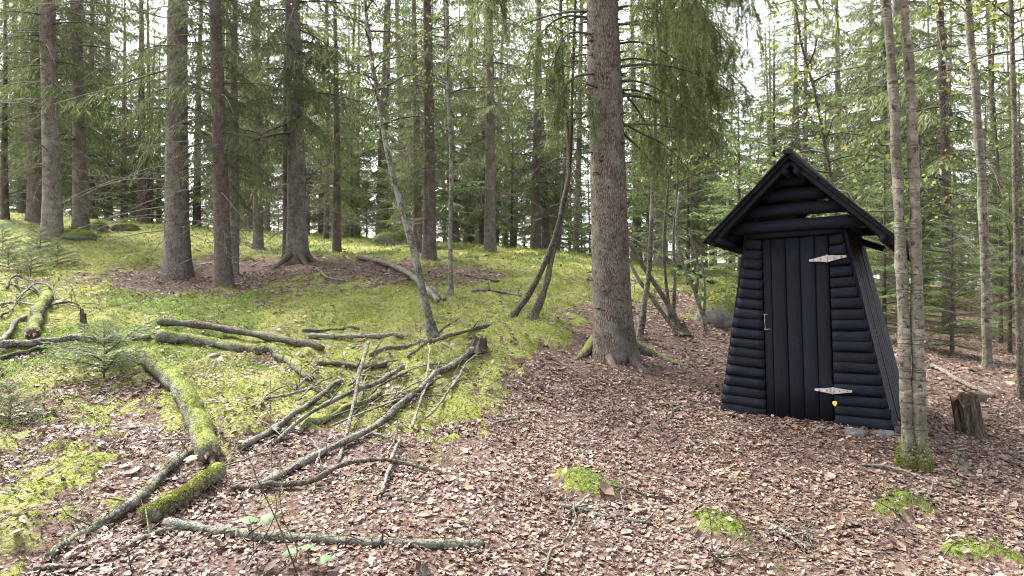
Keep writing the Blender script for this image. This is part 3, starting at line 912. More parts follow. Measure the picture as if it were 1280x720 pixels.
def birch_proto(seed, h=12., r=.07, z0=3.2, leaf=None, nb=34, L=1.7, size=.055):
    rng = np.random.RandomState(seed)
    tg, f, fr = trunk_geo(rng, h, r, .35, 4, 12, 24, .008, .12, .15)
    dt = dead_twigs(rng, f, fr, 1.2, 5, 12, .2, .9, 3, .005)
    cg = broad_crown(rng, f, z0, h, nb, L, 16, size)
    return dict(trunk=tg.mesh("trunk", M_BIRCHB), branchwork=dt.mesh("branchwork", M_TWIG), crown=cg.mesh("crown", [leaf or M_BLEAF, M_LIMB], flat=(0,)), r=r, h=h)

OLD = [spruce_proto(100 + k, z0=z, nbr=nb, ndead=nd, bark=b, lmax=lm) for k, (z, nb, nd, b, lm) in
       enumerate([(2.6, 88, 170, M_SPRUCE, 2.2), (2.7, 86, 160, M_SPRUCE_R, 2.0), (3.3, 80, 180, M_SPRUCE, 2.3), (2.3, 88, 150, M_SPRUCE_R, 1.9)])]
FAR = [spruce_proto(170 + k, z0=z, nbr=nb, ndead=150, lmax=lm, bark=b, brs=BR_FAR, dead_top=8) for k, (z, nb, b, lm) in
       enumerate([(2.0, 95, M_SPRUCE, 2.5), (1.2, 100, M_SPRUCE_R, 2.2), (2.4, 90, M_SPRUCE, 2.6)])]
BARE = [spruce_proto(140 + k, h=13., r=.1, z0=z, nbr=70, ndead=260, dead_top=8., lmax=1.6, bark=b, brs=BR_FAR) for k, (z, b) in enumerate([(3.0, M_SPRUCE), (2.2, M_SPRUCE_R)])]
YOUNG = [young_proto(200 + k, hh, nb) for k, (hh, nb) in enumerate([(4., 78), (5.5, 84), (3., 60)])]
BIRCH = [birch_proto(300), birch_proto(301, 11., .06, 2.4, nb=40)]

def put(proto, name, p, s, rz, lean=(0, 0), label=None, cat="tree", group=None, sz=None, skip=()):
    o = link(name, None, None, tuple(p), label, cat, group, rot=None, scale=(s, s, sz or s))
    o.rotation_mode = 'XYZ'
    o.rotation_euler = (Matrix.Rotation(lean[0], 3, 'Y') @ Matrix.Rotation(lean[1], 3, 'X') @ Matrix.Rotation(rz, 3, 'Z')).to_euler()
    for k in ("trunk", "branchwork", "crown"):
        if k in proto and k not in skip: link(k, proto[k], o, kind=None if k == "trunk" else 'stuff')
    return o

# ------------------------------------------------------------------ spruces one can single out
rt = np.random.RandomState(5)
taken = []
def hero(u, v, w, lean, pr, label, name="spruce_tree", Y=None, group=None, sz=None):
    p = G(u, v) if Y is None else np.array([(u - 640) / FOC * Y, Y, float(H((u - 640) / FOC * Y, Y))])
    s = w / 2 / FOC * p[1] / pr['r']
    p[2] -= .03
    taken.append((p[0], p[1]))
    return put(pr, name, p, s, rt.uniform(0, 6.28), (lean, rt.uniform(-.01, .01)), label, "tree", group, sz)
hero(222, 343, 30, .0, OLD[0], "thick grey spruce with pale flared base and bare twigs on the mossy slope")
hero(280, 357, 21, -.028, OLD[1], "reddish spruce trunk with crossing pale dead twigs beside the thick grey spruce")
hero(66, 297, 23, -.022, OLD[2], "leaning grey spruce with a mossy rock at its foot")
hero(101, 290, 18, -.012, OLD[0], "dark spruce trunk rising straight behind the mossy rock")
hero(44, 279, 17, 0, OLD[3], "shaded spruce trunk just behind the leaning grey spruce")
hero(7, 272, 9, 0, OLD[1], "slim dark spruce at the edge of the mossy clearing")
hero(292, 345, 13, .01, OLD[2], "slender spruce standing close behind the reddish spruce")
hero(323, 311, 13, 0, OLD[0], "grey spruce trunk between the reddish spruce and the arched-root spruce")
hero(421, 315, 11, -.01, OLD[3], "slim brown spruce with spreading root base and brushwood at its foot")
hero(537, 321, 17, -.008, OLD[1], "dark brown spruce of the close pair at the top of the slope")
hero(521, 316, 12, -.008, OLD[3], "thinner spruce of the close pair at the top of the slope")
hero(612, 313, 15, .006, OLD[2], "dark spruce trunk standing alone on the mossy rise behind the curved saplings")
hero(358, 322, 9, 0, BARE[0], "thin spruce pole close behind the arched-root spruce")
hero(178, 280, 11, 0, OLD[1], "dark spruce with dead lower branches behind the thick grey spruce", Y=24)
hero(156, 281, 8, 0, OLD[3], "small dark spruce trunk above the mossy boulders", Y=25)
hero(408, 300, 7, 0, BARE[1], "thin straight spruce pole behind the slim brown spruce", Y=21)

# the spruce with arched roots
arch = hero(372, 328, 25, -.012, OLD[0], "spruce with arched bare roots gripping the slope")
rr_ = np.random.RandomState(31)
for k, (a, l) in enumerate([(-2.1, .5), (-1.0, .55), (-.25, .5)]):
    d = np.array([math.cos(a), math.sin(a), 0])
    P = spline([d * .12 + [0, 0, .26], d * .24 + [0, 0, .15], d * (l * .8) + [0, 0, .03], d * (l * 1.3) + [0, 0, -.12]], 9)
    g = Geo(); add_tube(g, P, np.linspace(.085, .03, 9), 7, .15, k); o = link("root", g.mesh("root", M_SPRUCE_R), arch)
    o.rotation_euler = (0, 0, -arch.rotation_euler.z)

ARCH = arch
# ------------------------------------------------------------------ the large spruce beside the outhouse
p = G(766, 446); p[2] -= .03
r1 = 24.5 / FOC * p[1]
main = link("spruce_tree", None, None, tuple(p), "big spruce with drooping sprays standing alone between the moss and the outhouse", "tree", rot=(0, -.030, 0))
rng = np.random.RandomState(55)
tg, f, fr = trunk_geo(rng, 17, r1, .55, 5, 40, 70, .03, .02, .22)
link("trunk", tg.mesh("trunk", M_SPRUCE_T), main)
taken.append((p[0], p[1]))
# surface roots
for k, (u0, v0, u1, v1, u2, v2, ra) in enumerate([(775, 440, 800, 462, 830, 472, .05), (785, 438, 822, 446, 868, 462, .05), (760, 442, 768, 462, 800, 468, .04), (745, 436, 728, 446, 716, 450, .045)]):
    P = [np.array(G(a, b)) for a, b in ((u0, v0), (u1, v1), (u2, v2))]
    Q = [P[0] + [0, .08, .10], P[1] + [0, 0, .012], P[2] + [0, 0, -.03]]
    g = Geo(); add_tube(g, spline(np.array(Q) - p, 12), np.linspace(ra * 1.5, ra * .4, 12), 8, .15, k)
    o = link("root", g.mesh("root", M_MOSSB if k in (1, 3) else M_SPRUCE_R), main); o.rotation_euler = (0, .030, 0)
# knots / branch stubs
kg = Geo()
for k in range(150):
    z = rng.uniform(.5, 6); a = rng.uniform(0, 6.28); d = np.array([math.cos(a), math.sin(a), rng.uniform(-.3, .2)])
    q = f(z) + d * fr(z) * .93; l = rng.uniform(.02, .07)
    add_tube(kg, np.array([q, q + d * (l + .02)]), [rng.uniform(.009, .02), .006], 5)
link("branchwork", kg.mesh("branchwork", M_DARKB), main, kind='stuff')
# live drooping boughs: strands hanging like curtains from arching limbs
def curtain(g, axis_pts, n, lmin, lmax, spread, rng, t0=.25, dens=1.):
    P = spline(axis_pts, 24); t = np.linspace(0, 1, 24)
    add_tube(g, P, .013 * (1 - t) + .004, 5, .1, 1, 1, cap=False)
    Ps, Ds, Ls = [], [], []
    n = int(n * 1.1)
    for k in range(n):
        tt = t0 + (1 - t0) * (k + rng.uniform()) / n
        p = np.array([np.interp(tt, t, P[:, q]) for q in range(3)])
        a = rng.uniform(0, 2 * PI); l = rng.uniform(lmin, lmax) * (.55 + .45 * math.sin(PI * min(1, tt * 1.05)))
        out_ = np.array([math.cos(a), math.sin(a), 0]) * spread * rng.uniform(.2, 1)
        s_ = np.linspace(0, 1, 7)[:, None]
        Q = p + out_ * (1 - (1 - s_) ** 2) + np.array([0, 0, -l]) * (s_ ** 1.35) + np.cumsum(rng.normal(size=(7, 3)) * .012, 0)
        add_tube(g, Q, np.linspace(.004, .0012, 7), 3, 0, 0, 1, cap=False)
        m = int(l / .009 * dens); si = rng.uniform(0.03, 1, m)
        q = np.stack([np.interp(si, s_[:, 0], Q[:, c]) for c in range(3)], -1)
        d = nrm(rng.normal(size=(m, 3)) * .5 + np.array([0, 0, -.9]))
        Ps.append(q); Ds.append(d); Ls.append(rng.uniform(.05, .13, m) * (1.1 - .5 * si))
    P_, D_, L_ = np.concatenate(Ps), np.concatenate(Ds), np.concatenate(Ls)
    V, F = needles(P_, D_, L_, rng, .014, .028, .0075); g.add(V, F, 0)
    V, F = kite(P_, D_, L_, np.full(len(P_), .005), rng); g.add(V, F, 0)
cg = Geo()
def limb(z, pts, n, lmin, lmax, spread=.16, t0=.25, dens=1.):
    """pts: photo positions the limb passes, with depth offset from the trunk"""
    Q = [f(z)] + [unproj(u, v, p[1] + dy) - p for u, v, dy in pts]
    curtain(cg, np.array(Q), n, lmin, lmax, spread, rng, t0, dens)
limb(4.4, [(820, -30, -.2), (880, 10, -.4), (930, 70, -.5)], 34, .5, 1.2, .2, .3)
limb(4.5, [(830, -60, .2), (900, -30, .2), (960, 20, .3)], 34, .5, 1.25, .22, .35)
limb(3.9, [(820, 10, .1), (870, 45, .2), (910, 120, .2)], 30, .35, 1.0, .18, .45)
limb(4.7, [(810, -60, -.5), (850, -30, -.9), (900, 20, -1.2)], 26, .4, 1.0, .16, .45)
limb(3.3, [(810, 75, .3), (850, 95, .5), (885, 150, .6)], 22, .3, .8, .16, .5)
limb(4.6, [(850, -70, .5), (920, -50, .8), (975, 0, 1.)], 26, .4, 1.0, .2, .4)
limb(3.2, [(800, 130, .5), (820, 165, .7), (835, 205, .8)], 14, .25, .7, .14, .5)
limb(3.6, [(725, 40, -.2), (705, 70, -.3), (692, 110, -.35)], 18, .3, .75, .11, .35)
limb(3.2, [(730, 95, -.25), (712, 115, -.4), (700, 150, -.45)], 14, .25, .6, .09, .3)
limb(3.0, [(742, 105, -.35), (748, 130, -.55), (752, 160, -.6)], 12, .2, .45, .1, .3, .8)
limb(4.4, [(700, -50, -.3), (650, -40, -.6), (622, 5, -.8)], 26, .4, .95, .16, .5)
limb(4.5, [(690, -70, .1), (640, -60, .1), (600, -15, .1)], 24, .4, 1.0, .16, .5)
limb(4.1, [(800, -20, -.6), (812, 0, -.9), (825, 30, -1.)], 10, .2, .5, .12, .4, .8)
limb(3.5, [(815, 55, .0), (870, 85, .1), (930, 125, .1)], 24, .5, 1.05, .2, .35)
limb(3.0, [(808, 115, .2), (850, 138, .3), (895, 165, .4)], 20, .4, .85, .18, .4)
limb(4.0, [(830, 0, .5), (900, 30, .7), (955, 80, .9)], 26, .5, 1.1, .22, .35)
limb(3.7, [(830, 30, .2), (900, 75, .3), (965, 140, .4)], 22, .4, .9, .2, .5)
limb(3.1, [(815, 105, -.1), (870, 140, -.1), (915, 185, -.1)], 16, .3, .7, .18, .45)
limb(2.75, [(805, 165, .1), (840, 185, .2), (868, 215, .2)], 14, .25, .6, .15, .4)
limb(2.7, [(800, 180, .4), (818, 200, .6), (832, 225, .7)], 10, .25, .5, .12, .4)
limb(3.8, [(715, 20, .2), (680, 50, .3), (665, 90, .3)], 16, .3, .7, .13, .4)
for k in range(40):
    z = 5.2 + 11 * (k + rng.uniform()) / 40
    b_ = BR_OLD[rng.randint(5)]
    cg.merge(b_, rotz(k * 2.399) @ roty(rng.uniform(0, .25)) * ((2.5 * (1 - (z - 5) / 12.5) + .4) / 2), f(z))
o = link("crown", cg.pack().mesh("crown", [M_NEEDLE_D, M_LIMB], flat=(0,)), main, kind='stuff')
ab = Geo(); aloc = np.array(ARCH.location); rga = np.random.RandomState(77)
for z, pts in ((3.9, [(395, 75, -.6), (425, 100, -1.)]), (3.7, [(360, 85, -.7), (345, 115, -1.1)]), (3.6, [(385, 100, -.8), (405, 140, -1.2)]), (4.3, [(400, 50, -.3), (440, 80, -.4)])):
    curtain(ab, np.array([np.array([0, 0, z])] + [unproj(u, v, aloc[1] + dy) - aloc for u, v, dy in pts]), 18, .3, .75, .3, rga, .3)
o = link("bough", ab.pack().mesh("bough", [M_NEEDLE_L, M_LIMB], flat=(0,)), ARCH, kind='stuff')
o.matrix_parent_inverse = (ARCH.rotation_euler.to_matrix().to_4x4() @ Matrix.Diagonal((*ARCH.scale, 1))).inverted()
# bare arching boughs
bg_ = Geo()
for (az, z, L, dr) in [(.1, 4.35, 1.5, .35), (.25, 3.75, 1.2, .25), (-.2, 3.25, 1.25, .45), (.3, 2.95, 1.2, .5), (-.1, 2.6, .8, .3), (3.0, 3.9, .9, .3)]:
    d = np.array([math.cos(az), math.sin(az), 0]); t = np.linspace(0, 1, 10)
    P = f(z) + d * (fr(z) * .9 + L * t)[:, None] + np.array([0, 0, 1.]) * (L * (.12 * t - dr * t ** 2))[:, None]
    add_tube(bg_, P, .014 * (1 - t) + .004, 5, .1, z)
    for q in range(7):
        i = rng.randint(3, 10); dd = nrm(d * .7 + rng.normal(size=3) * .5 + [0, 0, -.3]); l = rng.uniform(.15, .5)
        add_tube(bg_, np.array([P[i], P[i] + dd * l * .5 + [0, 0, .01], P[i] + dd * l + [0, 0, -.08 * l]]), [.004, .003, .0012], 3, cap=False)
link("bare_bough", bg_.mesh("bare_bough", M_DARKB), main)

# ------------------------------------------------------------------ stems drawn along their own curve
def stem_tree(name, label, base_uv, pts, w0, w1, mat, crown=None, cat="tree", group=None, ns=10, extra=None, leaf=M_BLEAF, jit=.08, flare=.35, seed=1, stubs=0):
    """pts: (u, v, dY) above the base, at the depth of the base"""
    b = G(*base_uv)
    Y = b[1]
    Q = [b + [0, 0, -.15], b] + [unproj(u, v, Y + dy) for (u, v, dy) in pts]
    n = 8 * len(Q)
    P = spline(np.array(Q) - b, n); t = np.linspace(0, 1, n)
    wk = np.random.RandomState(seed + 50).normal(size=(n, 3)); wk = np.cumsum(wk, 0); wk -= t[:, None] * wk[-1]
    P = P + wk * np.array([1, 1, .2]) * .0022
    rad = (w0 * (1 - t) + w1 * t) / 2 / FOC * Y * (1 + .09 * np.sin(np.cumsum(np.random.RandomState(seed).uniform(.3, 1.4, n))))
    zz = np.clip(P[:, 2], 0, None)
    rad = rad * (1 + flare * np.exp(-zz / .12))
    root = link(name, None, None, tuple(b), label, cat, group)
    g = Geo(); add_tube(g, P, rad, ns, jit, seed)
    link("trunk", g.mesh("trunk", mat), root)
    taken.append((b[0], b[1]))
    rng = np.random.RandomState(seed + 900)
    fP = lambda z: np.array([np.interp(z, P[:, 2], P[:, k]) for k in range(3)])
    fr_ = lambda z: float(np.interp(z, P[:, 2], rad))
    if stubs:
        for q in range(stubs):
            link("twig", dead_twigs(rng, fP, fr_, .5, min(P[-1, 2], 4.2), 1, .15, .7, 3, .004).mesh("twig", M_TWIG), root)
    if crown:
        z0, nb, L, nl, sz = crown
        link("crown", broad_crown(rng, fP, z0, P[-1, 2] - .1, nb, L, nl, sz).mesh("crown", [leaf, M_LIMB], flat=(0,)), root)
    return root, P, b

stem_tree("birch_tree", "thin lichen-covered birch leaning over the mossy slope", (541, 420), [(530, 375, 0), (514, 305, .1), (496, 245, .2), (478, 170, .3), (462, 60, .4), (452, -60, .5), (446, -160, .6)], 13, 2, M_GREYB, (2.3, 22, 1.0, 9, .045), seed=2, stubs=10)
stem_tree("sapling", "dark curved sapling bending over, its outer stem", (640, 398), [(664, 362, 0), (688, 310, .05), (704, 255, .1), (713, 190, .1), (716, 90, .1), (722, -60, .1)], 9, 3, M_DARKB, (2.4, 14, .7, 10, .05), seed=3, stubs=6)
stem_tree("sapling", "dark mossy sapling with swollen foot beside the curved sapling", (668, 397), [(682, 362, 0), (692, 320, .05), (704, 262, .1), (712, 200, .1), (705, 110, .1), (700, -60, .1)], 10, 3, M_DARKB, (2.4, 14, .7, 10, .05), seed=4, flare=.8, stubs=6)
stem_tree("sapling", "straight pale sapling pole rising from the moss behind the leaning birch", (563, 366), [(563, 300, 0), (564, 200, 0), (560, 90, 0), (556, -80, 0)], 7, 3, M_GREYB, (2.6, 12, .8, 9, .05), seed=5, stubs=10)
stem_tree("sapling", "grey sapling stem close by the foot of the big spruce", (801, 424), [(806, 380, 0), (812, 320, 0), (815, 250, 0), (818, 150, .1), (816, -40, .1)], 9, 4, M_GREYB, (3.0, 8, .7, 8, .05), seed=6, stubs=6)
stem_tree("sapling", "thin green-barked sapling behind the bare forked shrub", (842, 398), [(844, 350, 0), (842, 300, 0), (846, 230, 0), (850, 120, 0)], 6, 2, M_GREYB, (1.9, 8, .6, 8, .05), seed=7)
# forked bare shrub
root, P, b = stem_tree("bare_shrub", "bare pale forked shrub stems between the big spruce and the boulder", (883, 418), [(877, 390, 0), (868, 362, 0), (856, 335, 0), (846, 305, .05), (845, 275, .05), (849, 240, .1)], 6.5, 2.5, M_PALE, None, "shrub", seed=8, flare=.2)
for pts in ([(870, 366), (873, 335), (866, 305), (861, 285)], [(879, 398), (881, 372), (880, 345), (876, 318)]):
    Y = b[1]
    g = Geo(); add_tube(g, spline(np.array([unproj(u, v, Y) for u, v in pts]) - b, 14), np.linspace(.022, .008, 14), 7, .1, 2); link("stem", g.mesh("stem", M_PALE), root)
lg = Geo(); rng = np.random.RandomState(8)
for (u, v) in [(862, 345), (872, 352), (858, 340), (880, 368), (850, 338), (885, 362), (866, 338)]:
    leaf_cluster(lg, rng, unproj(u, v, b[1] - .15) - b, .045, 7, .085)
link("foliage", lg.mesh("foliage", M_GLEAF, smooth=False), root)

# birch pair in front of the outhouse corner
stem_tree("birch_tree", "speckled birch stem with mossy foot, nearer the outhouse corner", (1135, 583), [(1131, 480, 0), (1127, 380, 0), (1122, 250, .03), (1115, 120, .06), (1105, 0, .1), (1090, -160, .1), (1080, -420, .1)], 17, 8, M_BIRCHB, (3.6, 22, 1.1, 12, .05), group=None, ns=18, seed=10, stubs=2)
stem_tree("birch_tree", "speckled birch stem with mossy foot, nearer the split stump", (1150, 585), [(1147, 480, 0), (1146, 380, 0), (1143, 250, .03), (1138, 120, .06), (1129, 0, .1), (1124, -160, .1), (1130, -420, .1)], 18, 8, M_BIRCHB, (3.6, 22, 1.1, 12, .05), group=None, ns=18, seed=11, stubs=2)
for o_ in [o for o in bpy.data.objects if o.get('label', '').startswith("speckled birch stem")]:
    rng = np.random.RandomState(len(o_.name)); N = 700; a = rng.uniform(0, 6.28, N); z = np.abs(rng.normal(size=N)) * .08 - .03
    nn = np.stack([np.cos(a), np.sin(a), np.full(N, .4)], -1)
    q = np.stack([np.cos(a), np.sin(a), z * 0], -1) * (.052 + .022 * np.exp(-np.clip(z, 0, 1) / .12))[:, None] + np.array([0, 0, 1.]) * z[:, None]
    mg = Geo(); moss_blades(mg, q, nrm(nn), rng, .02, 4); link("moss", mg.mesh("moss", M_MOSS, smooth=False), o_, kind="stuff")
stem_tree("birch_tree", "pale birch beyond the split stump among young spruces", (1234, 462), [(1230, 350, 0), (1224, 220, 0), (1217, 110, 0), (1208, 0, 0), (1200, -200, 0)], 12, 8, M_BIRCHB, (4.2, 22, 1.3, 12, .055), seed=12, stubs=8)
stem_tree("alder_tree", "dark slim stem standing beyond the fallen pale branch at the picture edge", (1277, 500), [(1273, 380, 0), (1269, 250, 0), (1266, 120, 0), (1263, 0, 0), (1258, -200, 0)], 9, 5, M_DARKB, (3.4, 22, 1.2, 12, .06), seed=13, stubs=6)
stem_tree("maple_sapling", "slender maple sapling with yellow-green leaves behind the outhouse roof", (1064, 430), [(1050, 300, 0), (1035, 200, 0), (1020, 120, 0), (1000, 40, 0), (990, -60, 0)], 6, 2, M_DARKB, (1.7, 26, 1.3, 9, .07), seed=14)
stem_tree("maple_sapling", "slender maple sapling with yellowing leaves beside the pale birch", (1250, 430), [(1250, 300, 0), (1246, 200, 0), (1240, 100, 0), (1244, 0, 0), (1240, -80, 0)], 6, 2, M_DARKB, (2.0, 22, 1.2, 9, .07), seed=15)
stem_tree("maple_sapling", "slender maple sapling with light leaves between boulder and big spruce", (838, 400), [(830, 300, 0), (840, 200, 0), (846, 100, 0), (850, 0, 0)], 5, 2, M_DARKB, (1.6, 12, 1.0, 7, .06), seed=16)
hero(1186, 432, 14, -.04, BARE[1], "brown spruce pole rising behind the birch pair", Y=13.5)
hero(1004, 420, 8, 0, BARE[0], "thin dark spruce pole rising behind the outhouse roof", Y=15)

# ------------------------------------------------------------------ young spruces and understorey
ry = np.random.RandomState(17)
yl = [(1190, 10.5, 2.7, "young green spruce tiered between the birches beyond the stump"), (1262, 11.5, 3.0, "young green spruce beside the dark slim stem"),
      (1105, 11.0, 3.2, "young spruce showing between outhouse and birch pair"), (1030, 13., 4.4, "young spruce directly behind the outhouse roof"),
      (925, 12.5, 3.8, "young spruce behind the boulder by the outhouse"), (860, 14.5, 3.6, "young spruce behind the bare forked shrub"),
      (965, 15.5, 6.0, "tall young spruce behind the outhouse apex"), (812, 16.5, 4.0, "young spruce behind the big spruce trunk"),
      (742, 21, 4.2, "young spruce far behind the curved saplings"), (640, 23, 4.0, "young spruce behind the lone dark trunk"),
      (485, 20, 2.6, "bushy young spruce with boulder at its foot on the rise"), (440, 23, 3.6, "young spruce behind the slim brown spruce"),
      (134, 23, 3.6, "fresh green young spruce above the mossy boulders"), (152, 24.5, 3.0, "small young spruce beside the fresh green one"),
      (1150, 14.5, 5.5, "tall young spruce behind the birch pair"), (1230, 16, 5.2, "tall young spruce behind the pale birch"), (1275, 17.5, 6., "tall young spruce deep behind the dark slim stem")]
for u, Y, h, lab in yl:
    x = (u - 640) / FOC * Y; pr = YOUNG[ry.randint(3)]; s = h / pr['h']
    put(pr, "young_spruce", (x, Y, float(H(x, Y)) - .02), s, ry.uniform(0, 6), (0, 0), lab, "tree", "young spruces")
    taken.append((x, Y))

# ------------------------------------------------------------------ forest behind
rf = np.random.RandomState(23)
def zone(u):
    for lim, t in ((170, "behind the mossy boulders"), (330, "behind the thick grey spruce"), (470, "behind the arched-root spruce"), (590, "behind the close pair"),
                   (730, "behind the curved saplings"), (880, "behind the big spruce"), (1100, "behind the outhouse")):
        if u < lim: return t
    return "behind the birch pair"
cnt = 0; tries = 0
LBL = {'o': "tall spruce deep in the forest", 'b': "thin bare-stemmed spruce pole deep in the forest", 'y': "young thicket spruce deep in the forest", 'l': "yellow-green leafy birch deep in the forest"}
while cnt < 215 and tries < 9000:
    tries += 1
    Y = 18.5 + 46 * rf.rand() ** 1.35
    x = rf.uniform(-.78, .78) * Y
    u = 640 + x / Y * FOC
    sp = 1.6 if Y < 45 else 2.2
    if any((x - a) ** 2 + (Y - b_) ** 2 < sp * sp for a, b_ in taken): continue
    if u < 420 and Y < 24: continue
    c = rf.rand()
    z = float(H(x, Y)) - .05
    leafy = (u > 540 and c > .64) or c > .9
    if leafy:
        pr = BIRCH[rf.randint(2)]; k = 'l'; s = rf.uniform(.7, 1.2); n = "birch_tree"
    elif c < .52: pr = FAR[rf.randint(3)]; k = 'o'; s = rf.uniform(.55, 1.0); n = "spruce_tree"
    elif c < .58: pr = BARE[rf.randint(2)]; k = 'b'; s = rf.uniform(.6, 1.1); n = "spruce_tree"
    else: pr = YOUNG[rf.randint(3)]; k = 'y'; s = rf.uniform(.9, 1.9); n = "young_spruce"
    put(pr, n, (x, Y, z), s, rf.uniform(0, 6.28), (rf.normal() * .02, rf.normal() * .02), LBL[k] + " " + zone(u), "tree", {'o': "background spruces", 'b': "background spruce poles", 'y': "background young spruces", 'l': "background birches"}[k])
    taken.append((x, Y)); cnt += 1

cnt = 0; tries = 0
while cnt < 80 and tries < 4000:
    tries += 1
    Y = rf.uniform(23, 48); x = rf.uniform(-.76, .76) * Y; u = 640 + x / Y * FOC
    if any((x - a) ** 2 + (Y - b_) ** 2 < 1.3 for a, b_ in taken): continue
    if u < 300 and Y < 27: continue
    put(YOUNG[rf.randint(3)], "young_spruce", (x, Y, float(H(x, Y)) - .05), rf.uniform(.5, 1.1), rf.uniform(0, 6.28), (0, 0), "low bushy young spruce deep in the forest " + zone(u), "tree", "low young spruces under the forest")
    taken.append((x, Y)); cnt += 1

# ------------------------------------------------------------------ fallen wood
def fallen(name, label, pts, w0, w1, mat, cat="branch", lift=.55, moss=0, twigs=0, ns=10, group=None, jit=.24, seed=0, endm=M_CUT, twmat=None):
    """pts: (u,v[,extra lift m]); width in photo pixels at the two ends"""
    if max(w0, w1) > 18: jit, osc = .10, .05
    else: osc = .15
    Q = []; ws = np.linspace(w0, w1, len(pts))
    for q, w in zip(pts, ws):
        p = G(q[0], q[1] + w * .35); r = w / 2 / FOC * p[1]
        Q.append(p + [0, 0, r * lift + (q[2] if len(q) > 2 else 0)])
    Q = np.array(Q); b = Q[0].copy()
    n = max(12, 10 * len(Q)); P = spline(Q - b, n); t = np.linspace(0, 1, n)
    rng = np.random.RandomState(seed + 77)
    kk = np.cumsum(rng.normal(size=P.shape), 0); kk -= np.linspace(0, 1, n)[:, None] * kk[-1]
    P = P + kk * np.array([1, 1, .5]) * (.0035 + .06 * w0 / FOC)
    rad = np.interp(t, np.linspace(0, 1, len(ws)), ws) / 2 / FOC * np.interp(t, np.linspace(0, 1, len(Q)), Q[:, 1])
    gh = H(P[:, 0] + b[0], P[:, 1] + b[1]) - b[2] + rad * min(lift, .8)
    P[:, 2] = np.maximum(P[:, 2], gh)
    for _ in range(3): P[1:-1, 2] = np.maximum(P[1:-1, 2], (P[:-2, 2] + P[2:, 2]) / 2)
    rad = rad * (1 + osc * np.sin(np.cumsum(rng.uniform(.2, 1.2, n)))); rad[-1] *= .55; rad[0] *= .7
    g = Geo(); add_tube(g, P, rad, ns, jit, seed, 0, 1)
    o = link(name, g.mesh(name, [mat, endm]), None, tuple(b), label, cat, group)
    if max(w0, w1) > 12:
        for e_, s_ in ((0, -1), (n - 1, 1)):
            T = nrm(P[min(e_ + 1, n - 1)] - P[max(e_ - 1, 0)]) * s_; r_ = rad[max(1, min(n - 2, e_))]
            for q in range(7):
                v_ = nrm(np.cross(T, rng.normal(size=3))) * r_ * rng.uniform(.15, .85); l = r_ * rng.uniform(.5, 2.2)
                c0 = P[e_] - T * r_ * .6 + v_; sg = Geo()
                add_tube(sg, np.array([c0, c0 + T * l * .6, c0 + T * l + v_ * .15]), [r_ * .3, r_ * .2, .001], 5, .3, q)
                link("splinter", sg.mesh("splinter", M_CUT, smooth=False), o)
    if moss:
        N = int(moss); k = rng.randint(1, n - 1, N); T = nrm(np.gradient(P, axis=0))[k]
        a = rng.normal(size=N) * .8
        side = nrm(np.cross(T, [0, 0, 1.])); upv = np.cross(side, T)
        nn = upv * np.cos(a)[:, None] + side * np.sin(a)[:, None]
        fr_ = rng.uniform(-.5, .5, N)[:, None] * np.linalg.norm(P[1] - P[0])
        keep = fbm(k * .35 + seed, a * 1.2, seed + 3) > .40
        base = (P[k] + T * fr_ + nn * (rad[k] * .92)[:, None])[keep]
        mg = Geo(); moss_blades(mg, base, nn[keep], rng, .011, 5)
        mo = link("moss", mg.mesh("moss", M_MOSS, smooth=False), o, kind="stuff")
    if twigs:
        for q in range(twigs):
            tg = Geo()
            i = rng.randint(2, n - 1); T = nrm(P[min(i + 1, n - 1)] - P[i - 1])
            dd = nrm(T * rng.uniform(-.2, .8) + rng.normal(size=3) * .7 + [0, 0, .35]); l = rng.uniform(.08, .45)
            q3 = np.array([P[i], P[i] + dd * l * .5 + rng.normal(size=3) * .03, P[i] + dd * l + [0, 0, -l * .3]])
            add_tube(tg, q3, [min(rad[i] * .35, .007), .0035, .0015], 4, cap=False)
            for q_ in range(2):
                e_ = nrm(dd + rng.normal(size=3) * .6); c_ = q3[1] + (q3[2] - q3[1]) * rng.rand()
                add_tube(tg, np.array([c_, c_ + e_ * l * .2, c_ + e_ * l * .35]), [.0025, .002, .001], 3, cap=False)
            link("side_branch", tg.mesh("side_branch", twmat or mat), o)
    return o

def F_(*a, **k): return fallen(*a, **k)
F_("log", "thick mossy log curving down the slope, rotten end hollow", [(168, 442), (200, 466), (226, 495), (245, 530), (262, 572)], 20, 30, M_MOSSB, "log", lift=.8, moss=3200, ns=18, seed=1)
F_("log", "short log thickly covered in bright green moss with splintered end", [(278, 590), (245, 615), (210, 635), (176, 650)], 20, 23, M_MOSSB, "log", lift=.75, moss=3000, ns=16, seed=2)
F_("log", "lichened log running down to the bottom beside the short mossy log", [(248, 556), (205, 592), (165, 628), (115, 662), (58, 696)], 15, 9, M_GREYB, "log", lift=.3, moss=420, twigs=5, seed=3)
F_("log", "lichened log lying level with the ground under the splintered mossy log", [(208, 652), (280, 661), (350, 669), (430, 674), (520, 675), (604, 677)], 13, 11, M_GREYB, "log", lift=.4, moss=200, twigs=8, seed=4)
F_("log", "straight bare log on top of a mossy one across the moss", [(197, 413, .10), (270, 420, .10), (340, 428, .06), (405, 437, .02)], 9, 9, M_DARKB, "log", seed=5)
F_("log", "mossy bent log under the straight bare log", [(196, 422, .03), (260, 427), (315, 434), (350, 445), (388, 472)], 15, 12, M_MOSSB, "log", moss=900, seed=6)
F_("log", "grey log reaching behind the little spruce seedling", [(0, 431), (60, 429), (110, 426), (188, 420)], 9, 8, M_GREYB, "log", moss=80, twigs=3, seed=7)
F_("branch", "dark stick under the grey log near the clearing edge", [(2, 449), (30, 440), (62, 433)], 6, 4, M_DARKB, seed=8)
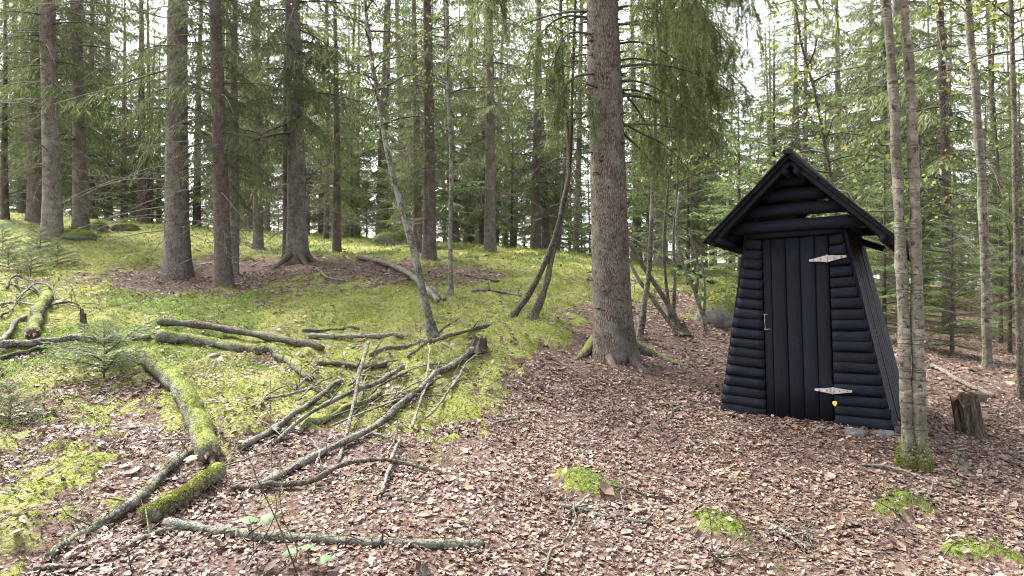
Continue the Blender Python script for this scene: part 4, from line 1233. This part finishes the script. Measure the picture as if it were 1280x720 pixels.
F_("log", "pale birch log with peeling broken end by the brush heap", [(41, 419), (46, 398), (54, 380), (60, 366)], 16, 12, M_MOSSB, "log", moss=250, seed=9)
F_("branch", "pale bark-stripped branch propped by the birch log", [(0, 428), (14, 410), (34, 395)], 7, 5, M_PALE, seed=10)
for k, (pts, lab) in enumerate([([(0, 381), (20, 379), (45, 382), (60, 388)], "grey branch lying flat at the base of the brush heap"),
                          ([(8, 362, .03), (18, 351, .12), (35, 354, .1), (52, 372, .03)], "arching grey branch on top of the brush heap"),
                          ([(0, 356, .04), (25, 362, .06), (50, 368, .04)], "straight grey branch crossing the brush heap"),
                          ([(48, 388, .02), (85, 381, .05), (100, 384, .03)], "short pale branch sticking out of the brush heap"),
                          ([(22, 375, .04), (40, 360, .1), (60, 362, .08), (75, 380, .02)], "second arching branch in the brush heap"),
                          ([(0, 398, .02), (12, 390, .03), (28, 372, .05)], "thin dark branch leaning on the brush heap")]):
    F_("branch", lab, [(q[0], q[1]) + ((q[2] * .5,) if len(q) > 2 else ()) for q in pts], 3.2, 2, M_DARKB if k % 2 else M_GREYB, lift=1, seed=20 + k, ns=7, twigs=6)
F_("log", "long lichened pole slanting across the branch pile", [(318, 613), (400, 571), (470, 536), (530, 492), (575, 452), (598, 432)], 9, 7, M_GREYB, "log", lift=1.1, moss=120, twigs=7, seed=30)
F_("branch", "grey branch lying behind the long slanting pole", [(300, 562), (350, 532), (385, 505), (414, 482), (428, 478)], 8, 6, M_GREYB, lift=.9, twigs=5, seed=31)
F_("branch", "thin dark branch arching from the pile over the leaves", [(285, 617), (340, 610), (390, 604), (430, 590, .03), (470, 586, .05), (510, 588, .04), (552, 594)], 8, 4, M_DARKB, lift=1., twigs=5, seed=32)
F_("branch", "pale stick standing out of the branch pile", [(424, 580), (440, 530, .08), (452, 480, .12), (461, 443, .12)], 5, 5, M_GREYB, lift=1., seed=33)
F_("branch", "crooked grey branch on the branch pile with a black knob", [(345, 556), (385, 527, .04), (430, 505, .06), (470, 487, .05), (505, 464, .04)], 5, 6, M_GREYB, lift=1.2, twigs=8, seed=34)
F_("branch", "stout short branch beneath the crooked grey branch", [(372, 542), (410, 524), (452, 506), (478, 492)], 7, 7, M_MOSSB, lift=.8, twigs=4, seed=35)
F_("branch", "dark rotten branch in the moss above the pile", [(392, 456), (425, 455), (455, 461), (484, 457)], 6, 6, M_DARKB, lift=.8, twigs=5, seed=36)
F_("branch", "curved branch leading from pile to rotten stump", [(462, 446), (490, 435), (520, 430), (560, 425, .05), (612, 417, .08)], 5, 5, M_DARKB, lift=1., twigs=9, seed=37)
F_("branch", "smooth brown pole lying in the moss beyond the bare log", [(385, 420), (420, 421), (460, 421), (504, 421)], 7, 5, M_PALE, seed=38)
F_("branch", "thin dark stick just beyond the smooth brown pole", [(378, 413), (410, 412), (449, 411)], 4, 3, M_DARKB, seed=39)
F_("branch", "short stick standing up out of the leaves below the pile", [(478, 618), (490, 585, .03), (500, 553, .03)], 5, 4, M_PALE, lift=1., seed=40)
F_("branch", "short dark stick pointing at the open leaf litter", [(480, 620), (500, 625), (520, 630)], 5, 4, M_DARKB, lift=1., seed=41)
F_("branch", "thin grey twig under the arching dark branch", [(455, 545), (480, 548), (500, 552)], 3, 3, M_GREYB, lift=1., twigs=4, seed=42)
F_("branch", "slim green-grey branch curving on the moss of the pile", [(330, 500), (360, 497, .02), (395, 490, .03), (418, 500)], 4, 3, M_GREYB, lift=1., twigs=4, seed=43)
F_("branch", "small forked twig at the edge of the mossy hump", [(368, 487), (384, 478, .03), (398, 467, .04)], 4, 3, M_PALE, lift=1., twigs=3, seed=44)
F_("log", "fallen grey trunk propped behind the leaning birch", [(447, 322), (480, 331, .03), (510, 346, .05), (532, 364, .04), (548, 378)], 6, 8, M_PALE, "log", lift=1., twigs=14, seed=45)
F_("branch", "short broken branch on moss behind the leaning birch", [(540, 360), (548, 368), (556, 374)], 6, 5, M_GREYB, seed=46)
F_("branch", "thin stick lying in the moss below the curved saplings", [(590, 363), (620, 364), (652, 370)], 4, 3, M_GREYB, twigs=3, seed=47)
F_("branch", "thin grey stick on the leaf patch at the top of the slope", [(570, 341), (598, 347), (624, 351)], 3, 3, M_DARKB, twigs=4, seed=48)
F_("branch", "pale dead twig lying under the arched-root spruce", [(395, 335), (408, 350, .05), (436, 352)], 3, 2, M_PALE, twigs=6, seed=49)
F_("branch", "lichen-crusted stick below the small moss patch", [(700, 633), (735, 640), (770, 649), (816, 655)], 6, 5, M_GREYB, lift=.9, twigs=7, seed=50)
F_("branch", "short lichened twig crossing the crusted stick", [(708, 650), (722, 638, .02), (738, 624, .02)], 4, 3, M_GREYB, lift=1.2, seed=51)
F_("branch", "dark thin stick rising out of the litter near the crusted stick", [(682, 718), (690, 692, .01), (706, 682, .02), (720, 662, .05), (717, 640, .06)], 4, 2, M_DARKB, lift=1., seed=52)
F_("branch", "grey lichen-tufted twig lying alone on the brown leaves", [(955, 655), (975, 664), (995, 678), (1015, 684)], 7, 5, M_GREYB, lift=.8, twigs=26, seed=53)
F_("branch", "small tuft of grey lichen twigs on brown leaves", [(890, 703), (905, 698), (918, 694)], 5, 3, M_GREYB, lift=.8, twigs=18, seed=54)
F_("branch", "long brown stick at the foot of the birch pair", [(1078, 582), (1110, 586, .01), (1145, 596, .01), (1186, 609)], 3.5, 4, M_PALE, lift=1., twigs=2, seed=55)
F_("branch", "peeled pinkish branch lying beyond the split stump", [(1163, 457), (1185, 468), (1210, 482), (1243, 496)], 5, 6, M_PALE, lift=.9, seed=56)
F_("branch", "dark twig on the litter beside the split stump", [(1225, 600), (1250, 594), (1280, 600)], 3, 3, M_DARKB, lift=1., twigs=2, seed=57)
F_("branch", "short dark branch lying on the litter before the big spruce", [(836, 527), (848, 512), (865, 505)], 4, 3, M_DARKB, lift=1., twigs=4, seed=58)
F_("branch", "rotten stick pointing down under the lichened level log", [(150, 690), (185, 672), (222, 660), (260, 655)], 9, 6, M_DARKB, lift=.9, twigs=3, seed=59)
F_("branch", "dark decayed branch at the bottom edge below the lichened logs", [(40, 716), (75, 712), (112, 708)], 7, 6, M_DARKB, seed=60)
rp = np.random.RandomState(64)
for k in range(24):
    t = rp.rand(); u = 330 + 230 * t + rp.normal() * 38; v = 590 - 135 * t + rp.normal() * 26
    a = -.55 + rp.normal() * .5; l = rp.uniform(18, 60)
    du, dv = math.cos(a) * l, math.sin(a) * l * .8
    F_("stick", "thin dead stick tangled in the branch pile", [(u - du, v - dv, rp.uniform(0, .04)), (u + rp.normal() * 3, v + rp.normal() * 3, rp.uniform(0, .07)), (u + du, v + dv, rp.uniform(0, .05))],
       rp.uniform(2.2, 4), rp.uniform(1.5, 2.5), (M_DARKB, M_GREYB, M_TWIG, M_PALE)[k % 4], lift=1., twigs=rp.randint(1, 4), ns=6, group="sticks in the branch pile", seed=300 + k)
for k in range(26):
    u, v = rp.uniform(560, 1270), rp.uniform(500, 715)
    if 880 < u < 1130 and v < 560: continue
    a = rp.uniform(0, 6.28); l = rp.uniform(10, 34)
    F_("stick", "small dead stick lying on the brown leaf litter", [(u - math.cos(a) * l, v - math.sin(a) * l * .4), (u + rp.normal() * 3, v + rp.normal() * 2, .01), (u + math.cos(a) * l, v + math.sin(a) * l * .4)],
       rp.uniform(2., 4.5), rp.uniform(1.5, 3), (M_DARKB, M_TWIG, M_GREYB)[k % 3], lift=.8, twigs=rp.randint(0, 3), ns=6, group="sticks on the leaf litter", seed=400 + k)
# leaning dead poles by the big spruce
def pole(label, pts, w0, w1, mat, seed, twigs=0):
    b = G(pts[0][0], pts[0][1]); Q = np.array([b] + [unproj(u, v, b[1] + dy) for u, v, dy in pts[1:]]) - b
    P = spline(Q, 20); g = Geo(); add_tube(g, P, np.linspace(w0, w1, 20) / 2 / FOC * b[1], 8, .1, seed, 0, 1)
    o = link("dead_pole", g.mesh("dead_pole", [mat, M_CUT]), None, tuple(b), label, "branch")
    if twigs:
        rng = np.random.RandomState(seed)
        for q in range(twigs):
            tg = Geo(); i = rng.randint(6, 19); dd = nrm(rng.normal(size=3) + [0, 0, .2]); l = rng.uniform(.1, .5)
            add_tube(tg, np.array([P[i], P[i] + dd * l * .5, P[i] + dd * l + [0, 0, -l * .2]]), [.005, .003, .001], 4, cap=False)
            link("side_branch", tg.mesh("side_branch", mat), o)
pole("weathered dead pole leaning from the upturned root to the big spruce", [(852, 414), (835, 380, 0), (812, 345, 0), (790, 310, 0), (780, 288, 0)], 8, 4, M_PALE, 1, 8)
pole("second weathered dead pole leaning beside the first", [(848, 418), (826, 388, .1), (800, 352, .1), (782, 318, .1)], 6, 4, M_GREYB, 2, 6)
pole("long grey pole fallen slanting from big spruce to the boulder", [(918, 366), (880, 347, -.1), (830, 322, -.2), (785, 297, -.3)], 6, 5, M_GREYB, 3, 8)

# ------------------------------------------------------------------ stumps and boulders
def stump(label, uv, top_uv, w0, w1, mat, seed, splinter=.25, name="stump", ns=22, wide=1.):
    b = G(*uv); tp = unproj(top_uv[0], top_uv[1], b[1]); rng = np.random.RandomState(seed)
    n = 9; t = np.linspace(-.12, 1, n); a = np.linspace(0, 2 * PI, ns, endpoint=False)
    hgt = 1 + splinter * (vnoise(a * 2.2, a * 0 + seed, seed) - .6) * 2
    rid = 1 + .13 * np.sin(a * 7 + rng.uniform(0, 6)) * (.5 + vnoise(a * 3, a * 0, seed)) + .08 * rng.normal(size=ns)
    V = []
    for i in range(n):
        for j in range(ns):
            tt = t[i] * hgt[j] if t[i] > 0 else t[i]
            c = (tp - b) * tt
            r = (w0 * (1 - t[i]) + w1 * t[i]) / 2 / FOC * b[1] * rid[j] * (1 + .35 * math.exp(-max(t[i], 0) / .15))
            V.append(c + np.array([math.cos(a[j]) * r, math.sin(a[j]) * r * wide, 0]))
    F = [(i * ns + j, i * ns + (j + 1) % ns, (i + 1) * ns + (j + 1) % ns, (i + 1) * ns + j) for i in range(n - 1) for j in range(ns)]
    V = np.array(V); g = Geo(); g.add(V, F, 0)
    # hollow broken top
    top = V[(n - 1) * ns:]; cen = (tp - b) * .72
    mid = cen + (top - cen) * np.array([.6, .6, .35]) + rng.normal(size=top.shape) * .012
    k = g.n; g.add(np.vstack([top * np.array([.985, .985, 1]), mid, cen[None]]), [(j, (j + 1) % ns, ns + (j + 1) % ns, ns + j) for j in range(ns)], 1)
    g.F.append((np.array([(k + ns + j, k + ns + (j + 1) % ns, k + 2 * ns) for j in range(ns)]), 1))
    return link(name, g.mesh(name, [mat, M_CUT], smooth=False), None, tuple(b), label, "stump"), b
st, b = stump("split rotten stump with ribbed bark beyond the birch pair", (1213, 544), (1205, 498), 27, 29, M_ROT, 4, .22)
g = Geo(); box(g, -.07, .07, -.04, .04, -.03, .04); o = link("rotten_chunk", g.mesh("rotten_chunk", M_CUT, smooth=False), st, tuple(unproj(1222, 497, b[1] - .02) - b), rot=(.2, .1, .4))
stump("small mossy sapling stump between the birch pair and the litter", (1200, 586), (1199, 566), 15, 14, M_MOSSB, 6, .1)
stump("crumbling grey stump at the top end of the long pole", (596, 438), (600, 421), 24, 15, M_ROT, 8, .25)
stump("thin upright broken stub in moss near the seedling", (105, 408), (104, 388), 7, 5, M_ROT, 9, .3)
stump("cut stub showing fresh wood at the bottom edge", (527, 716), (527, 703), 15, 14, M_PALE, 10, .1)
stump("upturned dark root at the foot of the leaning poles", (852, 417), (850, 404), 17, 11, M_DARKB, 11, .6)

def rock_mat():
    m, n, out = new_mat("mossy_granite")
    v = coords(n); f = noise(n, v, 7, 6, .65)
    c = ramp(n, f, [(.3, (.09, .085, .078)), (.6, (.19, .185, .172)), (.8, (.3, .29, .275))])
    ge = n.nodes.new("ShaderNodeNewGeometry"); sx = n.nodes.new("ShaderNodeSeparateXYZ"); n.links.new(ge.outputs['Normal'], sx.inputs[0])
    k = math_n(n, 'ADD', math_n(n, 'MULTIPLY', sx.outputs[2], .5), noise(n, v, 3, 4))
    mc = ramp(n, noise(n, v, 60, 3), [(.3, (.045, .06, .012)), (.7, (.15, .165, .03))])
    c = mix(n, maprange(n, k, .55, .72), c, mc)
    bsdf(n, out, c, .9, noise(n, v, 30, 5), .7, .03)
    return m
M_ROCK = rock_mat()
M_STONE = simple_mat("pale_stone", [(.3, (.05, .047, .043)), (.7, (.15, .143, .132))], 14, .85, .01)
def rock(label, uv, wpx, hpx, seed, mat, Y=None, name="boulder", moss=True, sink=.3, cat="rock"):
    b = G(*uv); Yd = b[1]; w = wpx / FOC * Yd; h = hpx / FOC * Yd
    nu, nv_ = 22, 13
    rng = np.random.RandomState(seed)
    th = np.linspace(0, 2 * PI, nu, endpoint=False); ph = np.linspace(-PI / 2, PI / 2, nv_)
    T, Pp = np.meshgrid(th, ph, indexing='ij')
    x, y, z = np.cos(T) * np.cos(Pp), np.sin(T) * np.cos(Pp), np.sin(Pp)
    r = 1 + .35 * (fbm(x * 1.3 + seed, y * 1.3 + z * 1.7, seed) - .5) * 2 + .12 * (fbm(x * 4 + z * 3, y * 4, seed + 4) - .5)
    V = np.stack([x * r * w / 2, y * r * w * .4, z * r * h * .62 + h * .5 - h * sink], -1).reshape(-1, 3)
    g = Geo(); F = [(i * nv_ + j, ((i + 1) % nu) * nv_ + j, ((i + 1) % nu) * nv_ + j + 1, i * nv_ + j + 1) for i in range(nu) for j in range(nv_ - 1)]
    g.add(V, F); o = link(name, g.mesh(name, mat), None, tuple(b + [0, w * .15, 0]), label, cat)
    if moss:
        N = 1500; i = rng.randint(0, len(V), N); nn = nrm(V - [0, 0, h * .1])[i]
        k = nn[:, 2] + .5 * (rng.rand(N) - .5) > .45
        mg = Geo(); moss_blades(mg, V[i][k] + rng.normal(size=(k.sum(), 3)) * .05 * w, nn[k], rng, .03, 4)
        link("moss", mg.mesh("moss", M_MOSS, smooth=False), o, kind="stuff")
rock("grey granite boulder with moss cap behind the outhouse corner", (905, 408), 66, 50, 3, M_ROCK)
rock("mossy rock at the foot of the leaning grey spruce", (92, 300), 44, 16, 5, M_ROCK)
rock("mossy boulder beside the fresh green young spruce", (152, 290), 40, 15, 6, M_ROCK)
rock("small dark boulder behind the straight dark spruce", (122, 287), 22, 12, 7, M_ROCK)
rock("mossy boulder among young spruces at the top of the slope", (490, 306), 44, 20, 8, M_ROCK)
rock("pale stone under the outhouse sill", (1071, 544), 30, 10, 9, M_STONE, name="stone", moss=False)
rock("second pale stone under the front corner of the outhouse", (1106, 545), 26, 8, 10, M_STONE, name="stone", moss=False)
rock("flat pale stone on litter below the outhouse door", (1024, 535), 18, 4, 11, M_STONE, name="stone", moss=False)
rock("small round white stone beside the branch pile", (365, 540), 11, 8, 12, M_STONE, name="stone", moss=False)

# a yellow leaf caught on the siding
q = loc_on(1045, 503)
g = Geo(); V = []; 
for k in range(10):
    a = k / 10 * 2 * PI; r = .019 * (1 + .15 * math.sin(3 * a))
    V.append((r * math.cos(a), -.004 * math.cos(2 * a), r * 1.2 * math.sin(a)))
g.add(V + [(0, 0, 0)], [(k, (k + 1) % 10, 10) for k in range(10)])
m, n, out = new_mat("yellow_leaf"); bsdf(n, out, (.6, .48, .08), .6)
pw = ORG + ex * q[0] - ey * .064 + np.array([0, 0, q[1]])
link("fallen_leaf", g.mesh("fallen_leaf", m), None, tuple(pw), "single yellow leaf caught on the outhouse siding under the lower hinge", "leaf", rot=(0, 0, -A))

# ------------------------------------------------------------------ ground cover
def normals(x, y, e=.03):
    return nrm(np.stack([-(H(x + e, y) - H(x - e, y)) / (2 * e), -(H(x, y + e) - H(x, y - e)) / (2 * e), np.ones_like(x)], -1))
rg = np.random.RandomState(99)
def scatter(n, y0, y1, half=.76, pad=.5):
    y = np.sqrt(rg.uniform(y0 ** 2, y1 ** 2, n)); x = rg.uniform(-1, 1, n) * (half * y + pad)
    return x, y
# moss
mg = Geo()
for (n, y0, y1, s, k) in ((110000, 3.0, 8.5, .0145, 4), (110000, 8.5, 14, .022, 3), (60000, 14, 26, .042, 3)):
    x, y = scatter(n, y0, y1); m = MOSS(x, y)
    keep = rg.rand(n) < m * (.35 + .65 * fbm(x * 5, y * 5, 71, 3) * 1.2)
    x, y = x[keep], y[keep]
    P = np.stack([x, y, H(x, y)], -1); N = normals(x, y)
    deep = rg.rand(len(x)) < DEEP(x, y)
    for sel, mi in ((~deep, 0), (deep, 1)):
        g2 = Geo(); moss_blades(g2, P[sel], N[sel], rg, s, k)
        mg.add(g2.V[0], g2.F[0][0], mi)
link("moss_carpet", mg.mesh("moss_carpet", [M_MOSS, M_MOSS_D], smooth=False), None, kind='stuff', label="green cushion moss carpeting the slope", cat="moss")
# leaf litter
lg = Geo()
for (n, y0, y1, s) in ((2600, 3.0, 9, .062), (120000, 3.0, 7.5, .0275), (60000, 7.5, 13, .036), (14000, 13, 22, .06)):
    x, y = scatter(n, y0, y1); m = MOSS(x, y)
    keep = rg.rand(n) < np.clip(1.0 - (.78 if y1 < 8 else .88) * m, 0, 1) * np.clip(-.35 + 2.3 * fbm(x * 2.2, y * 2.2, 55, 4), .12, 1.)
    x, y = x[keep], y[keep]; N = len(x)
    nn = nrm(normals(x, y) + rg.normal(size=(N, 3)) * .24)
    a = nrm(np.cross(nn, rg.normal(size=(N, 3)))); b2 = np.cross(nn, a)
    L = s * np.clip(np.exp(rg.normal(size=N) * .38), .35, 2.1); W = L * rg.uniform(.35, .8, N); cu = rg.uniform(-.2, .5, N)
    c = np.stack([x, y, H(x, y) + rg.uniform(.004, .022, N)], -1)
    pt = lambda fa, fb, fn: c + a * (L * fa)[:, None] + b2 * (W * fb)[:, None] + nn * (L * cu * fn)[:, None]
    V = np.stack([pt(-.5, 0, .35), pt(-.1, .5, .25), pt(.3, .36, .3), pt(.55, 0, .5), pt(.3, -.36, .3), pt(-.1, -.5, .25), pt(.05, 0, -.12)], 1)
    o7 = (np.arange(N) * 7)[:, None, None]
    F = np.array([[0, 6, 1, 1], [1, 6, 2, 2]])
    tri = np.array([(0, 6, 1), (1, 6, 2), (2, 6, 3), (3, 6, 4), (4, 6, 5), (5, 6, 0)])
    lg.add(V.reshape(-1, 3), (tri[None] + o7).reshape(-1, 3))
link("leaf_litter", lg.mesh("leaf_litter", M_LITTER, smooth=False), None, kind='stuff', label="brown fallen leaves covering the ground", cat="leaf litter")
# small twigs and needles
tg = Geo()
for k in range(1700):
    y = math.sqrt(rg.uniform(9, 150)); x = rg.uniform(-.75, .75) * y
    a = rg.uniform(0, 6.28); l = rg.uniform(.04, .28) * (1 if rg.rand() < .85 else 1.8); d = np.array([math.cos(a), math.sin(a)]) * l
    xs = x + d[0] * np.array([-.5, 0, .5]) + rg.normal(size=3) * .012; ys = y + d[1] * np.array([-.5, 0, .5]) + rg.normal(size=3) * .012
    tg.add(*(lambda r: (r[0], r[1]))(tube(np.stack([xs, ys, H0(xs, ys) * 0 + 1], -1), [.0035, .003, .0018], 3, cap=False)))
V = np.concatenate(tg.V); V[:, 2] = V[:, 2] - 1 + H(V[:, 0], V[:, 1]) + .016
tg.V = [V]
link("twig_litter", tg.mesh("twig_litter", M_TWIG), None, kind='stuff', label="small dead twigs strewn over the ground", cat="twigs")

# ------------------------------------------------------------------ seedlings
rs2 = np.random.RandomState(41)
SEED_BR = [spruce_branch(rs2, .5, 20, .15, .2, .25, .07, .009, lat=.45, bare=.05, step=.018) for _ in range(3)]
def seedling_mesh(seed, h, nb):
    rng = np.random.RandomState(seed); tg = Geo(); t = np.linspace(0, 1, 6)
    add_tube(tg, np.stack([.02 * np.sin(t * 3), 0 * t, h * t], -1), .006 * (1 - t) + .002, 5)
    cg = Geo()
    for k in range(nb):
        z = h * (.1 + .88 * k / nb); L = (.42 * (1 - k / nb) + .1) * rng.uniform(.6, 1.1)
        cg.merge(SEED_BR[k % 3], rotz(k * 2.4 + rng.uniform(-.4, .4)) @ roty(-.2 - .4 * k / nb + rng.uniform(-.25, .2)) * (L / .5), (0, 0, z))
    return tg.mesh("trunk", M_TWIG), cg.pack().mesh("crown", [M_NEEDLE_S, M_LIMB], flat=(0,))
SM = seedling_mesh(1, .42, 22), seedling_mesh(2, .5, 18)
def seedling(uv, s, label, k=0, group=None):
    b = G(*uv); o = link("spruce_seedling", None, None, tuple(b + [0, 0, -.01]), label, "seedling", group, rot=(0, 0, rs2.uniform(0, 6)), scale=s)
    link("trunk", SM[k][0], o); link("crown", SM[k][1], o)
seedling((130, 472), 1.2, "small spruce seedling growing over the grey log")
for uv, s in [((38, 345), 1.0), ((72, 332), .9), ((12, 338), 1.0), ((4, 318), 1.2), ((50, 318), 1.1)]:
    seedling(uv, s, "low spruce seedling in the dense patch before the leaning grey spruce", 1, "spruce seedlings in the moss")
seedling((12, 530), .7, "sparse spruce seedling at the edge of the mossy litter", 1)

# maple seedlings: thin stem and a few lobed leaves
def maple_leaf():
    P = []
    for k in range(25):
        a = -PI / 2 + .25 + (2 * PI - .5) * k / 24
        r = .55 + .45 * abs(math.cos(2.5 * (a - PI / 2))) ** .7
        P.append((r * math.cos(a), r * math.sin(a)))
    return np.array(P)
ML = maple_leaf()
def maple(uv, label, hts, seed, stem_mat=M_DARKB):
    b = G(*uv); rng = np.random.RandomState(seed)
    o = link("maple_seedling", None, None, tuple(b), label, "seedling")
    g = Geo(); top = np.array([rng.uniform(-.06, .06), rng.uniform(-.05, .05), max(h[2] for h in hts)])
    add_tube(g, spline([(0, 0, -.02), top * [.3, .3, .5], top], 8), np.linspace(.004, .002, 8), 5)
    for (dx, dy, z, s) in hts:
        add_tube(g, np.array([[top[0] * z / top[2], top[1] * z / top[2], z * .85], [dx, dy, z]]), .0018, 4)
    link("stem", g.mesh("stem", stem_mat), o)
    for (dx, dy, z, s) in hts:
        lf = Geo(); V = np.c_[ML * s, -.25 * s * (ML ** 2).sum(1)]
        R3 = rotz(rng.uniform(0, 6.28)) @ rotx(rng.uniform(-.3, .5)) @ roty(rng.uniform(-.3, .3))
        if dy < 0: R3 = rotx(.35) @ R3
        V = np.vstack([V, [[0, 0, .01]]]) @ R3.T
        lf.add(V, [(k, (k + 1) % 25, 25) for k in range(25)])
        link("leaf", lf.mesh("leaf", M_GLEAF), o, (dx, dy, z))
maple((225, 597), "maple seedling with two pale leaves above the rotten log end", [(-.05, 0, .16, .05), (.08, -.02, .14, .05)], 1)
maple((318, 700), "maple seedling with large green leaf over the level log", [(-.03, 0, .22, .065), (.07, -.02, .23, .05)], 2)
maple((385, 712), "maple seedling spreading leaves at the bottom below the level log", [(.0, 0, .12, .055), (.09, -.02, .07, .05), (-.1, .02, .09, .045)], 3)
maple((350, 545), "tiny maple seedling between the mossy hump and the branch pile", [(-.03, 0, .06, .03), (.04, 0, .05, .03)], 4)
maple((1193, 612), "tiny green maple seedling beside the long brown stick", [(0, 0, .06, .04)], 5)
# bare upright shoots at the lower edge
for k, (u, v, pts) in enumerate([(372, 719, [(350, 660), (322, 600), (308, 572), (255, 548)]), (300, 719, [(318, 690), (345, 640), (340, 590), (338, 470)]), (165, 719, [(160, 690), (150, 672)]), (345, 719, [(372, 690), (352, 640), (350, 560)])]):
    b = G(u, v); Q = np.array([b] + [unproj(a, c, b[1] + .04 * i) for i, (a, c) in enumerate(pts)]) - b
    g = Geo(); add_tube(g, spline(Q, 18), np.linspace(.0045, .0016, 18), 5)
    o = link("bare_shoot", g.mesh("bare_shoot", M_DARKB), None, tuple(b), ["bare shoot arching over the level log towards the mossy logs", "tall thin upright bare shoot before the mossy log", "short bare shoot at the bottom edge", "bare shoot forking beside the maple seedling"][k], "shoot")
